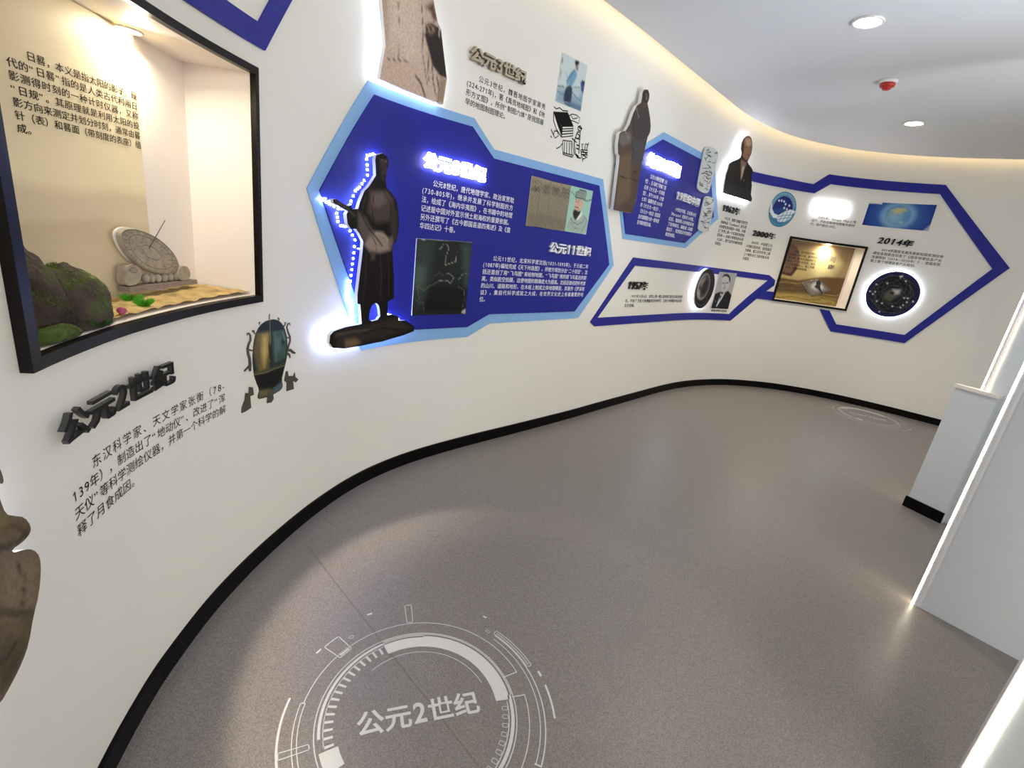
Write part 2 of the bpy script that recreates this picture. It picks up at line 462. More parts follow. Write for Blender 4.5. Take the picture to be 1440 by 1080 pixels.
def title(name, text, box, mp, h0, depth, face, side, label, bold=0.03, shear=0.0, piece='character', back=None):
    """raised letters, each one a part"""
    sl, sr, zt, zb = box[0][0], box[1][0], box[2][1], box[3][1]
    tot = sum(adv(c) for c in text); kx = (sr - sl) / tot; ky = (zt - zb) / 0.92
    ctr = mp(np.array([((sl + sr) / 2, zb)]), h0)[0]
    root = empty(name, tuple(ctr), label, 'sign')
    x = 0
    for c in text:
        G, gf, nz = glyph(c, bold * (0.55 if c.isdigit() else 1.0), 0.5)
        if c.isdigit(): G = np.c_[0.30 + (G[:, 0] - 0.30) * 1.06, G[:, 1:]]
        sy = ky if ord(c) > 0x2000 else ky * 1.20; dz = 0.09 if ord(c) > 0x2000 else 0.05
        P = np.c_[sl + (x + G[:, 0] + shear * G[:, 1]) * kx, zb + dz * ky + G[:, 1] * sy]
        V = mp(P, h0 + (G[:, 2] + 0.5) * depth)
        nm = 'numeral' if c.isdigit() else piece
        mesh_obj(nm, V, gf, [face, side], root, [0 if z > 0.5 else 1 for z in nz])
        x += adv(c)
    return root

# ================================================================== SETTING
CASE1 = (2.80, 3.75, 1.203, 1.946)      # opening: s0, s1, z0, z1
CASE2 = (10.262, 11.205, 1.215, 1.978)
def build_wall():
    hs = sorted(set(list(np.round(np.arange(0, S_[-1], 0.05), 3)) + [CASE1[0], CASE1[1], CASE2[0], CASE2[1]]))
    hs.append(float(S_[-1]))
    V = []; F = []
    zz = sorted({0.0, CASE1[2], CASE1[3], CASE2[2], CASE2[3], 0.6, 2.5, 3.05, 3.32})
    idx = {}
    for i, s in enumerate(hs):
        for j, z in enumerate(zz): idx[i, j] = len(V); V.append(tuple(WP(s, z, 0)))
    for i in range(len(hs) - 1):
        for j in range(len(zz) - 1):
            sc, zc = (hs[i] + hs[i+1]) / 2, (zz[j] + zz[j+1]) / 2
            if any(c[0] < sc < c[1] and c[2] < zc < c[3] for c in (CASE1, CASE2)): continue
            F.append((idx[i, j], idx[i+1, j], idx[i+1, j+1], idx[i, j+1]))
    return mesh_obj('wall_left', V, F, M['wall'], smooth=True)
tag(build_wall(), 'white painted wall sweeping in one long curve', kind='structure')

# floor: a screed bed with the welded vinyl sheets on it
sS = np.linspace(0, S_[-1], 220)
edge = WP(sS, 0, -0.05)[:, :2]
far = [(8.6, 3.4), (8.6, -3.0), (0.16, -3.0)]
poly_floor = [tuple(p) for p in edge] + far
fl = MB().prism(poly_floor, -0.06, -0.0025).build('floor', M['floor_seam']); tag(fl, 'grey flecked vinyl floor laid in welded sheets', kind='structure')
# weld line: passes through these two floor points
A0 = np.array((-0.981, 2.037)); A1 = np.array((0.062, 1.05)); dr = (A1 - A0) / np.linalg.norm(A1 - A0); nr = np.array([-dr[1], dr[0]])
def clip(poly, p, n):
    out = []
    for i in range(len(poly)):
        a = np.array(poly[i]); b = np.array(poly[(i + 1) % len(poly)]); da, db = (a - p) @ n, (b - p) @ n
        if da >= 0: out.append(tuple(a))
        if (da >= 0) != (db >= 0): out.append(tuple(a + (b - a) * da / (da - db)))
    return out
lines_ = [-2.0, 0.0, 2.0, 4.0, 6.0]
g = 0.0009
cuts = [None] + [A0 + nr * k for k in lines_] + [None]
for i in range(len(cuts) - 1):
    pl = poly_floor
    if cuts[i] is not None: pl = clip(pl, cuts[i] + nr * g, nr)
    if cuts[i + 1] is not None: pl = clip(pl, cuts[i + 1] - nr * g, -nr)
    if len(pl) < 3: continue
    V, F, lp = region(pl, [], 5.0, grid=False)
    mesh_obj('vinyl_sheet', np.c_[V, np.zeros(len(V))], [tuple(f) for f in F], M['floor'], fl)

# baseboard following the wall
def sweep(name, prof, s0, s1, m, step=0.05, **k):
    ss = np.linspace(s0, s1, int((s1 - s0) / step) + 1); V = []; F = []; n = len(prof)
    for s in ss:
        for off, z in prof: V.append(tuple(WP(s, z, off)))
    for i in range(len(ss) - 1):
        for j in range(n):
            q = (j + 1) % n; F.append((i * n + j, i * n + q, (i + 1) * n + q, (i + 1) * n + j))
    F.append(tuple(range(n))); F.append(tuple(range((len(ss) - 1) * n, len(ss) * n))[::-1])
    return mesh_obj(name, V, F, m, **k)
tag(sweep('baseboard_left', [(0.0, 0.0), (0.0, 0.082), (0.009, 0.082), (0.012, 0.078), (0.012, 0.0)], 0, S_[-1], M['base']),
    'black skirting strip along the foot of the curved wall', kind='structure')

# ceiling panel with a curved free edge, the slab above the cove, and the warm strip in between
e2 = WP(sS, 0, 0.12)[:, :2]
cl = MB().prism([tuple(p) for p in e2] + [(8.6, 3.2), (8.6, -3.0), (0.3, -3.0)], 3.05, 3.08).build('ceiling', M['ceil'])
tag(cl, 'smooth white ceiling with a curved free edge', kind='structure')
e3 = WP(sS, 0, -0.1)[:, :2]; e4 = WP(sS, 0, 0.5)[:, :2]
sl_ = MB()
for i in range(len(sS) - 1):
    sl_.add([(*e3[i], 3.3), (*e3[i+1], 3.3), (*e4[i+1], 3.3), (*e4[i], 3.3)], [(0, 1, 2, 3)])
tag(sl_.build('trim_1', M['ceil']), 'upper slab closing the light cove', kind='structure')
cs = sweep('cove_light_strip', [(0.122, 3.082), (0.122, 3.100), (0.136, 3.100), (0.136, 3.082)], 1.0, S_[-1] - 0.1, M['cove'])
tag(cs, 'warm light strip hidden in the cove along the curved ceiling edge', 'light strip')

# ================================================================== CEILING FITTINGS
def downlight(x, y, label):
    r = empty('ceiling_downlight', (x, y, 3.03), label, 'downlight', 'recessed downlights in the ceiling')
    MB().lathe((x, y, 3.05), [(0.083, 0.0), (0.088, -0.006), (0.083, -0.012), (0.068, -0.009), (0.066, 0.0)], 40, cap=False).build('trim_ring', M['plastic'], r, smooth=True)
    MB().lathe((x, y, 3.05), [(0.0665, -0.0005), (0.0665, -0.004), (0.05, -0.007)], 32).build('diffuser', M['lamp'], r)
    return r
downlight(1.815, 3.47, 'larger looking round recessed downlight, nearest the camera, top of the ceiling')
downlight(3.40, 5.165, 'round recessed downlight farther down the ceiling, beyond the red detector')
spot_light('downlight_beam', (1.815, 3.47, 3.0), (1.815, 3.47, 0), 30, (1.0, 0.93, 0.82), 110, 0.8, 0.06)
spot_light('downlight_beam', (3.40, 5.165, 3.0), (3.40, 5.165, 0), 36, (1.0, 0.86, 0.68), 110, 0.8, 0.06)
near = spot_light('downlight_beam', (0.20, 1.50, 3.0), (0.20, 1.50, 0), 150, (1.0, 0.88, 0.70), 38.5, 0.12, 0.035)
near.data.use_nodes = True          # beam strength shaped by hand: brighter towards the rim of its cone
_nt = near.data.node_tree; _em = _nt.nodes['Emission']
_tc = _nt.nodes.new('ShaderNodeTexCoord'); _sp = _nt.nodes.new('ShaderNodeSeparateXYZ'); _ab = _nt.nodes.new('ShaderNodeMath'); _ab.operation = 'ABSOLUTE'
_mr = _nt.nodes.new('ShaderNodeMapRange'); _mr.interpolation_type = 'SMOOTHSTEP'
_mr.inputs[1].default_value = 0.985; _mr.inputs[2].default_value = 0.954; _mr.inputs[3].default_value = 0.12; _mr.inputs[4].default_value = 1.0
_nt.links.new(_tc.outputs['Normal'], _sp.inputs[0]); _nt.links.new(_sp.outputs[2], _ab.inputs[0]); _nt.links.new(_ab.outputs[0], _mr.inputs[0]); 
_mx = _nt.nodes.new('ShaderNodeMapRange'); _mx.interpolation_type = 'SMOOTHSTEP'     # beam also dimmed away from the wall, to shape the floor pool
_mx.inputs[1].default_value = -0.02; _mx.inputs[2].default_value = -0.26; _mx.inputs[3].default_value = 0.10; _mx.inputs[4].default_value = 1.0
_ml = _nt.nodes.new('ShaderNodeMath'); _ml.operation = 'MULTIPLY'
_nt.links.new(_sp.outputs[0], _mx.inputs[0]); _nt.links.new(_mx.outputs[0], _ml.inputs[0]); _nt.links.new(_mr.outputs[0], _ml.inputs[1]); _nt.links.new(_ml.outputs[0], _em.inputs['Strength'])
sd = empty('smoke_detector', (2.525, 4.283, 3.0), 'round smoke detector wearing a red dust cap on the ceiling between two downlights', 'smoke detector')
MB().lathe((2.525, 4.283, 3.05), [(0.060, 0.0), (0.060, -0.014), (0.052, -0.022), (0.045, -0.024)], 36).build('base', M['plastic'], sd, smooth=True)
MB().lathe((2.525, 4.283, 3.05), [(0.050, -0.0225), (0.052, -0.032), (0.046, -0.046), (0.030, -0.050), (0.028, -0.062), (0.018, -0.068)], 36).build('dust_cap', M['redcap'], sd, smooth=True)

# ================================================================== FLOOR GRAPHICS
def ring_graphic(c, text, ang, label, full=True):
    V = []; F = []
    def arc(r0, r1, a0, a1, h=0.0012):
        if a1 < a0: a1 += 360
        n = max(3, int((a1 - a0) / 3)); k = len(V)
        for i in range(n + 1):
            a = math.radians(a0 + (a1 - a0) * i / n)
            V.append((c[0] + r0 * math.cos(a), c[1] + r0 * math.sin(a), h)); V.append((c[0] + r1 * math.cos(a), c[1] + r1 * math.sin(a), h))
        for i in range(n): F.append((k + 2*i, k + 2*i + 1, k + 2*i + 3, k + 2*i + 2))
    def cell(r0, r1, a0, a1, w=0.003):       # outlined sector
        arc(r0 - w, r0, a0, a1); arc(r1, r1 + w, a0, a1)
        da = math.degrees(w / r1); arc(r0, r1, a0 - da, a0); arc(r0, r1, a1, a1 + da)
    w = 0.0035
    arc(0.326, 0.326 + w, 0, 360); arc(0.309, 0.318, 100, 205); arc(0.309, 0.320, 322, 20) ; arc(0.3205, 0.3205 + w, 20, 128)
    arc(0.263, 0.313, 17, 129)                      # the broad filled arc
    arc(0.238, 0.2405, 36, 148)
    for a in np.arange(132, 212, 5.2): arc(0.272, 0.302, a, a + 1.7)
    arc(0.300, 0.303, 130, 212)
    arc(0.262, 0.318, 213, 226); arc(0.300, 0.303, 320, 376)
    for a in np.arange(322, 376, 6.0): cell(0.281, 0.297, a, a + 2.2, 0.002)
    for a in np.arange(232, 318, 5.2): arc(0.272, 0.302, a, a + 1.7)
    arc(0.379, 0.382, 33, 184); arc(0.322, 0.382, 32.4, 33); arc(0.376, 0.388, 183.6, 184.2)
    arc(0.374, 0.377, 184, 235); arc(0.388, 0.391, 184, 235)
    arc(0.427, 0.434, 182, 240)
    cell(0.343, 0.425, 206.2, 208.6)
    cell(0.369, 0.447, 146.2, 154.0, 0.0035); arc(0.372, 0.384, 147, 153)
    cell(0.388, 0.479, 107.2, 110.2, 0.003)
    arc(0.476, 0.484, 126.5, 129); arc(0.480, 0.488, 67.7, 69.6)
    cell(0.420, 0.428, 61.6, 63.6, 0.002); cell(0.409, 0.418, 140.6, 142.6, 0.002); arc(0.448, 0.455, 155.8, 158.6)
    cell(0.431, 0.447, 33.2, 59.0, 0.003); arc(0.437, 0.440, 34, 58)
    arc(0.423, 0.427, -16, 58); arc(0.406, 0.409, -16, 57); arc(0.403, 0.427, -16.6, -16)
    arc(0.455, 0.464, 26, 29); arc(0.456, 0.463, 5.5, 21.5)
    arc(0.369, 0.372, -40, 18.4); arc(0.324, 0.372, 18.0, 18.6)
    arc(0.345, 0.348, 250, 310); cell(0.385, 0.41, 250, 290, 0.003); arc(0.43, 0.436, 285, 320)
    root = empty('floor_graphic', (c[0], c[1], 0.0), label, 'floor marking')
    mesh_obj('ring_print', V, F, M['ringm'], root)
    tw = sum(adv(x) for x in text); k = 0.405 / tw; x = 0; V2 = []; F2 = []
    ca, sa = math.cos(math.radians(ang)), math.sin(math.radians(ang))
    for ch in text:
        G, gf, _ = glyph(ch, 0.022); q = len(V2)
        sy = k * (1.0 if ord(ch) > 0x2000 else 1.12)
        lx = (x + G[:, 0] - tw / 2) * k; ly = G[:, 1] * sy - 0.036
        P = np.c_[c[0] + lx * ca - ly * sa, c[1] + lx * sa + ly * ca, np.full(len(G), 0.0014)]
        V2 += [tuple(p) for p in P]; F2 += [tuple(q + i for i in f) for f in gf]; x += adv(ch)
    mesh_obj('lettering', V2, F2, M['ringm'], root)
ring_graphic((-0.152,1.192), '公元2世纪', 20.5, 'white ring graphic with lettering printed on the floor in the foreground')
ring_graphic((4.45,5.76), '公元13世纪', -21, 'small distant white ring graphic on the floor near the far skirting')

# ================================================================== COLOURED BOARDS
wm = wall_map(0.0)
FRA = [(3.822,2.036),(3.792,2.108)]
tag(board('outline_panel', [(3.822, 2.036), (4.23, 2.61), (3.95, 2.99), (3.05, 2.99), (2.70, 2.52), (3.02, 2.036)], wm, 0.001, 0.009, 0.07, M['navy'], M['navy'],
    holes=[[(3.792, 2.108), (4.145, 2.605), (3.91, 2.92), (3.09, 2.92), (2.79, 2.52), (3.06, 2.108)]]),
    'navy blue outline frame high on the wall above the large show case', 'wall panel')
bA = empty('hexagon_panel', tuple(WP(5.7, 1.0, 0.0)), 'large navy board with light blue border behind the standing bronze figure', 'wall panel')
board('border', [(4.459,2.135),(5.221,2.167),(5.405,2.037),(6.564,2.060),(6.954,1.415),(6.560,0.953),(5.542,0.933),(5.351,0.845),(4.487,0.842),(4.068,1.619)], wm, 0.001, 0.006, 0.08, M['sky'], M['sky'], parent=bA)
board('field', [(4.498,2.088),(5.210,2.119),(5.407,1.985),(6.523,2.006),(6.871,1.418),(6.485,1.011),(5.525,1.001),(5.335,0.916),(4.552,0.927),(4.143,1.620)], wm, 0.0065, 0.012, 0.08, M['navy'], M['navy'], parent=bA)
bB = empty('hexagon_panel', tuple(WP(7.8, 1.4, 0.0)), 'smaller navy board with light blue border behind the pedestal statue', 'wall panel')
board('border', [(7.354,2.575),(8.483,2.576),(8.890,2.031),(8.293,1.662),(7.023,1.646),(6.679,2.195)], wm, 0.001, 0.006, 0.08, M['sky'], M['sky'], parent=bB)
board('field', [(7.354,2.518),(8.397,2.512),(8.769,2.039),(8.234,1.710),(7.042,1.691),(6.727,2.178)], wm, 0.0065, 0.012, 0.08, M['navy'], M['navy'], parent=bB)
tag(board('outline_panel', [(7.267,1.502),(10.098,1.501),(10.204,1.449),(10.215,1.386),(9.660,0.877),(6.829,0.869),(6.749,0.911)], wm, 0.001, 0.008, 0.08, M['navy'], M['navy'],
    holes=[[(7.323,1.430),(10.100,1.433),(9.606,0.962),(6.849,0.946)]]), 'slanting navy outline frame around the year 1957 display', 'wall panel')
oE = empty('outline_panel', tuple(WP(10.9, 0.9, 0.0)), 'long open navy outline frame around the year 2014 display at the right', 'wall panel')
board('band', [(9.064,2.592),(9.324,2.609),(9.866,2.631),(10.341,2.632),(10.507,2.769),(11.772,2.779),(12.599,1.945),(11.950,0.916),(11.129,0.901),(10.911,1.166),(11.035,1.164),(11.166,1.004),(11.920,1.016),(12.461,1.917),(11.751,2.676),(10.564,2.663),(10.388,2.532),(9.909,2.526),(9.372,2.510),(9.115,2.497)], wm, 0.0085, 0.013, 0.08, M['navy'], M['navy'], parent=oE)
board('band', [(9.976,1.192),(10.066,1.297),(10.258,1.303),(10.267,1.191)], wm, 0.0085, 0.013, 0.08, M['navy'], M['navy'], parent=oE)

# ================================================================== SHOW CASES
B1 = [[-0.9373, 0.8619], [-0.0856, 0.9963], [-0.9963, -0.0856]]
B2 = [[3.2403, 6.4644], [0.9997, -0.0227], [0.0227, 0.9997]]
def show_case(fr, cs, depth, wid, label, lining, b, t, pane=False):
    s0, s1, z0, z1 = cs
    a, u, n = [np.array(x) for x in fr]; L = float(np.linalg.norm(WP(s1, 0, 0)[:2] - WP(s0, 0, 0)[:2]))
    root = empty('show_case', tuple(WP((s0 + s1) / 2, z0 - t, 0)), label, 'display case')
    def pt(x, d): return tuple(a + u * x + n * d)
    # lining: five boards; front edges meet the curved wall
    MB().prism([pt(-0.01, depth), pt(L + 0.01, depth), pt(L + 0.01, depth + 0.012), pt(-0.01, depth + 0.012)], z0 - 0.01, z1 + 0.01).build('back_board', lining, root)
    ss = np.linspace(s0, s1, 15)
    fl_ = [tuple(WP(s, 0, 0)[:2]) for s in ss] + [pt(L, depth), pt(0, depth)]
    MB().prism(fl_, z0 - 0.012, z0).build('case_floor', lining, root)
    MB().prism(fl_, z1, z1 + 0.012).build('case_roof', lining, root)
    e0 = WP(s0, 0, 0)[:2]; e1 = WP(s1, 0, 0)[:2]
    MB().prism([tuple(e0), tuple(e0 - u * 0.012), pt(-0.012, depth), pt(0, depth)], z0 - 0.01, z1 + 0.01).build('side_board', lining, root)
    MB().prism([tuple(e1), tuple(e1 + u * 0.012), pt(L + 0.012, depth), pt(L, depth)], z0 - 0.01, z1 + 0.01).build('side_board', lining, root)
    # black frame: four mitred bars standing off the wall
    lw, rw = wid
    H0, H1 = 0.0005, 0.022
    for P in ([(s0 - lw, z0 - b), (s1 + rw, z0 - b), (s1, z0), (s0, z0)], [(s0, z1), (s1, z1), (s1 + rw, z1 + t), (s0 - lw, z1 + t)],
              [(s0 - lw, z0 - b), (s0, z0), (s0, z1), (s0 - lw, z1 + t)], [(s1, z0), (s1 + rw, z0 - b), (s1 + rw, z1 + t), (s1, z1)]):
        board('frame_bar', P, wm, H0, H1, 0.06, M['frame'], M['frame'], parent=root, back=True)
    if not pane: return root
    ss = np.linspace(s0 + 0.002, s1 - 0.002, 24)
    V = []; F = []
    for s in ss:
        for off, z in ((-0.012, z0 + 0.001), (-0.012, z1 - 0.001), (-0.008, z1 - 0.001), (-0.008, z0 + 0.001)): V.append(tuple(WP(s, z, off)))
    for i in range(len(ss) - 1):
        for j in range(4): F.append((i * 4 + j, i * 4 + (j + 1) % 4, i * 4 + 4 + (j + 1) % 4, i * 4 + 4 + j))
    mesh_obj('glass_pane', V, F, M['glass'], root)
    return root
case1 = show_case(B1, CASE1, 0.215, (0.030, 0.017), 'large lit show case with a black frame holding the sundial scene', M['box'], 0.026, 0.022)
case2 = show_case(B2, CASE2, 0.160, (0.022, 0.022), 'small lit show case at the far end with a spoon compass inside', M['box'], 0.026, 0.026, pane=True)
# lamp in the first case
lampc = (-1.19, 1.505, 1.946)
li = empty('case_spotlight', (lampc[0], lampc[1], 1.93), 'small round recessed spotlight in the roof of the sundial case', 'downlight')
MB().lathe(lampc, [(0.036, -0.0005), (0.037, -0.004), (0.030, -0.005), (0.0285, -0.001)], 28, cap=False).build('trim_ring', M['plastic'], li, smooth=True)
MB().lathe(lampc, [(0.0285, -0.0006), (0.0285, -0.003), (0.02, -0.0035)], 24).build('diffuser', M['lampw'], li)
la = area_light('case_beam', (lampc[0] + 0.03, lampc[1], 1.935), tuple(flat_map(B1, 0.03)(np.array([(0.50, 1.2)]), 0.0)[0]), 0.05, 0.05, 1.25, (1.0, 0.87, 0.68)); la.data.shape = 'DISK'
c2 = WP(10.80, 1.955, -0.05)
la = area_light('case_beam', tuple(c2), tuple(c2 - np.array([0, 0, 1])), 0.05, 0.05, 1.5, (1.0, 0.9, 0.66)); la.data.shape = 'DISK'
l2 = MB().lathe(tuple(WP(10.80, 1.976, -0.05)), [(0.03, 0), (0.03, -0.006), (0.02, -0.008)], 20).build('case_spotlight', M['lampw'])
tag(l2, 'small round spotlight in the roof of the compass case', 'downlight')

# printed back cloth, ground, rock, plants and sundial of the first case
m1 = lambda d: flat_map(B1, d)
hz = []
bp = board('backdrop_print', [(0.003, 1.206)] + [(0.883,1.226),(0.736,1.554),(0.719,1.835)][1:1] + [(0.70, 1.206), (0.695, 1.60), (0.70, 1.944), (0.003, 1.944)], m1(0.214), 0.0, 0.006, 0.012, M['pic'], M['acrylic'],
    shapes=[Pg('#e4d6b4', 0.10, [(-.1, 1.6), (.9, 1.6), (.9, 2.1), (-.1, 2.1)]),
            Pg('#cdbb9a', 0.03, [(-.1, 1.50), (.10, 1.515), (.2, 1.535), (.3, 1.51), (.45, 1.505), (.55, 1.52), (.8, 1.50), (.8, 1.1), (-.1, 1.1)], .55),
            Pg('#dccdb0', 0.06, [(-.1, 1.47), (.8, 1.49), (.8, 1.1), (-.1, 1.1)], .7),
            Pg('#c3ae8c', 0.02, [(-.1, 1.43), (.12, 1.445), (.25, 1.425), (.4, 1.43), (.5, 1.44), (.75, 1.42), (.75, 1.37), (-.1, 1.37)], .5),
            Pg('#d9c8a8', 0.06, [(-.1, 1.40), (.8, 1.40), (.8, 1.1), (-.1, 1.1)], .8)], base='#f0e2bd')
tag(bp, 'pale misty mountain print standing against the back of the sundial case', 'backdrop')
paragraph('printed_text', ['    日晷，本义是指太阳的影子。现', '代的“日晷”指的是人类古代利用日', '影测得时刻的一种计时仪器，又称', '“日规”。其原理就是利用太阳的投', '影方向来测定并划分时刻，通常由晷', '针（表）和晷面（带刻度的表座）组', '成。'],
          [(0.291,1.755),(0.692,1.767),(0.341,1.794),(0.295,1.618)], m1(0.207), 0.0005, M['ink'], 'black characters about the sundial printed inside the large show case', bold=0.012)

def blob(name, c, size, m, parent=None, seed=1, amp=0.25, nu=40, nv=24, fn=None):
    rnd = np.random.default_rng(seed); K = 34; ph = rnd.uniform(0, 6.28, (K, 3)); fr = rnd.normal(0, 1, (K, 3)); fr = fr / np.linalg.norm(fr, axis=1)[:, None] * np.geomspace(1.8, 30, K)[:, None]
    V = []; F = []
    for j in range(nv + 1):
        th = math.pi * j / nv
        for i in range(nu):
            p = 2 * math.pi * i / nu; d = np.array([math.sin(th) * math.cos(p), math.sin(th) * math.sin(p), math.cos(th)])
            w_ = np.sin(fr @ d + ph[:, 0]); k = float(np.sum((1 - np.abs(w_) * 1.3) / (1.5 + np.arange(K) * 0.55))) * amp * 0.45
            V.append(d * (1 + k))
    for j in range(nv):
        for i in range(nu): F.append((j * nu + i, (j + 1) * nu + i, (j + 1) * nu + (i + 1) % nu, j * nu + (i + 1) % nu))
    V = np.array(V) * np.array(size) + np.array(c)
    if fn: V = fn(V)
    return V, F
def moss_rock_material():
    m = bpy.data.materials.new('mossy_rock'); m.use_nodes = True; nt = m.node_tree; b = nt.nodes['Principled BSDF']; b.inputs['Roughness'].default_value = 0.9
    tc = nt.nodes.new('ShaderNodeTexCoord'); n = nt.nodes.new('ShaderNodeTexNoise'); n.inputs['Scale'].default_value = 9; n.inputs['Detail'].default_value = 8
    g = nt.nodes.new('ShaderNodeNewGeometry'); sp = nt.nodes.new('ShaderNodeSeparateXYZ')
    nt.links.new(tc.outputs['Object'], n.inputs['Vector']); nt.links.new(g.outputs['Normal'], sp.inputs[0])
    ad = nt.nodes.new('ShaderNodeMath'); ad.operation = 'MULTIPLY_ADD'; ad.inputs[1].default_value = 0.35
    nt.links.new(sp.outputs[2], ad.inputs[0]); nt.links.new(n.outputs[0], ad.inputs[2])
    r = nt.nodes.new('ShaderNodeValToRGB'); e = r.color_ramp.elements
    e[0].position = 0.40; e[0].color = lin('#2b221d') + [1]; e[1].position = 0.92; e[1].color = lin('#8f9a45') + [1]
    x = r.color_ramp.elements.new(0.66); x.color = lin('#4a3c32') + [1]; x = r.color_ramp.elements.new(0.80); x.color = lin('#465226') + [1]
    nt.links.new(ad.outputs[0], r.inputs[0]); nt.links.new(r.outputs[0], b.inputs['Base Color'])
    n2 = nt.nodes.new('ShaderNodeTexNoise'); n2.inputs['Scale'].default_value = 70; n2.inputs['Detail'].default_value = 6
    nt.links.new(tc.outputs['Object'], n2.inputs['Vector'])
    bp_ = nt.nodes.new('ShaderNodeBump'); bp_.inputs['Strength'].default_value = 0.9; bp_.inputs['Distance'].default_value = 0.012
    nt.links.new(n2.outputs[0], bp_.inputs['Height']); nt.links.new(bp_.outputs[0], b.inputs['Normal'])
    return m
M['rock'] = moss_rock_material()
M['soil'] = mat('sandy_ground', '#c4aa70', 0.9, noise=(22, 0.35, 6), bump=(120, 0.5))
M['moss'] = mat('moss', '#46591c', 0.95, noise=(60, 0.4, 5), bump=(160, 0.9))
M['leaf'] = mat('bright_grass', '#5cb52a', 0.6, noise=(30, 0.2, 2))
M['leafm'] = mat('moss_blade', '#56701f', 0.8, noise=(25, 0.45, 3))
M['leafd'] = mat('dark_leaf', '#33591d', 0.6)
M['flower'] = mat('pink_flower', '#b04a6c', 0.6)
M['stone'] = mat('pale_carved_stone', '#a59a8a', 0.75, noise=(40, 0.18, 6), bump=(90, 0.25))
M['stoned'] = mat('carved_mark', '#756a5c', 0.8)
M['plinth'] = mat('grey_pink_stone', '#8d7f78', 0.8, noise=(60, 0.15, 5))
def b1(x, z, d):
    a, u, n = [np.array(q) for q in B1]; p = a + u * x + n * d; return (p[0], p[1], z)
ss = np.linspace(CASE1[0] + 0.004, CASE1[1] - 0.004, 24)
gr = MB()
nx_, ny_ = 40, 12; rr = np.random.default_rng(5); Vg = []; Fg = []
for i in range(nx_ + 1):
    x = 0.004 + 0.925 * i / nx_
    for j in range(ny_ + 1):
        d = 0.0 + 0.206 * j / ny_
        f = WP(np.interp(x, [0, 0.93], [CASE1[0], CASE1[1]]), 0, -0.018)[:2]; bk = np.array(b1(x, 0, 0.207)[:2]); q = f + (bk - f) * j / ny_
        hgt = 1.208 + 0.006 * abs(math.sin(i * 0.9) * math.cos(j * 1.3)) + 0.004 * rr.random() + 0.006 * j / ny_
        Vg.append((q[0], q[1], hgt))
for i in range(nx_):
    for j in range(ny_): k = i * (ny_ + 1) + j; Fg.append((k, k + ny_ + 1, k + ny_ + 2, k + 1))
tag(mesh_obj('sandy_ground', Vg, Fg, M['soil'], smooth=True), 'bed of sand and straw covering the floor of the sundial case', 'ground', kind='stuff')
# paving board with a crack line, right of the centre
def ground_poly(pts): return [tuple(p) for p in pts]
# rock
def rockf(V):
    V = V.copy(); V[:, 2] = np.maximum(V[:, 2], 1.206); return V
def local_rock(V):   # local x,d,z -> world
    a, u, n = [np.array(q) for q in B1]
    W = np.c_[a[0] + u[0] * V[:, 0] + n[0] * V[:, 1], a[1] + u[1] * V[:, 0] + n[1] * V[:, 1], V[:, 2]]
    return rockf(W)
rk = empty('mossy_rock', b1(0.16, 1.206, 0.11), 'dark mossy rock mound in the left corner of the sundial case', 'rock')
V, F = blob('rock', (0.10, 0.11, 1.205), (0.115, 0.060, 0.165), None, seed=3, amp=0.5, nu=72, nv=44, fn=local_rock); mesh_obj('boulder', V, F, M['rock'], rk, smooth=True)
V, F = blob('rock', (0.238, 0.12, 1.195), (0.100, 0.058, 0.118), None, seed=8, amp=0.55, nu=64, nv=36, fn=local_rock); mesh_obj('boulder', V, F, M['rock'], rk, smooth=True)
V, F = blob('rock', (0.265, 0.13, 1.205), (0.045, 0.03, 0.06), None, seed=12, amp=0.4, nu=40, nv=24, fn=local_rock); mesh_obj('boulder', V, F, M['rock'], rk, smooth=True)
V, F = blob('moss', (0.10, 0.035, 1.21), (0.06, 0.016, 0.022), None, seed=21, amp=0.5, nu=48, nv=26, fn=local_rock); mesh_obj('moss_patch', V, F, M['moss'], rk, smooth=True)
def moss_blades(parts, n, seed):
    rnd = np.random.default_rng(seed); V = []; F = []
    for o in parts:
        P = [rk.location + v.co for v in o.data.vertices]; Nn = [v.normal for v in o.data.vertices]
        idx = [i for i in range(len(P)) if P[i][2] > 1.215 and Nn[i][2] > -0.1 and math.sin(P[i][0] * 61) + math.sin(P[i][1] * 47 + P[i][2] * 53) + Nn[i][2] * 1.6 > 1.7]
        for i in rnd.choice(idx, n):
            b = P[i] + Vector(rnd.normal(0, .0025, 3)); d = (Nn[i] + Vector(rnd.normal(0, .5, 3))).normalized() * rnd.uniform(.003, .009); w = d.cross(Vector(rnd.normal(0, 1, 3))).normalized() * .0011
            k = len(V); V += [tuple(b - w), tuple(b + w), tuple(b + d)]; F.append((k, k + 1, k + 2))
    return tag(mesh_obj('moss', V, F, M['leafm'], rk), kind='stuff')
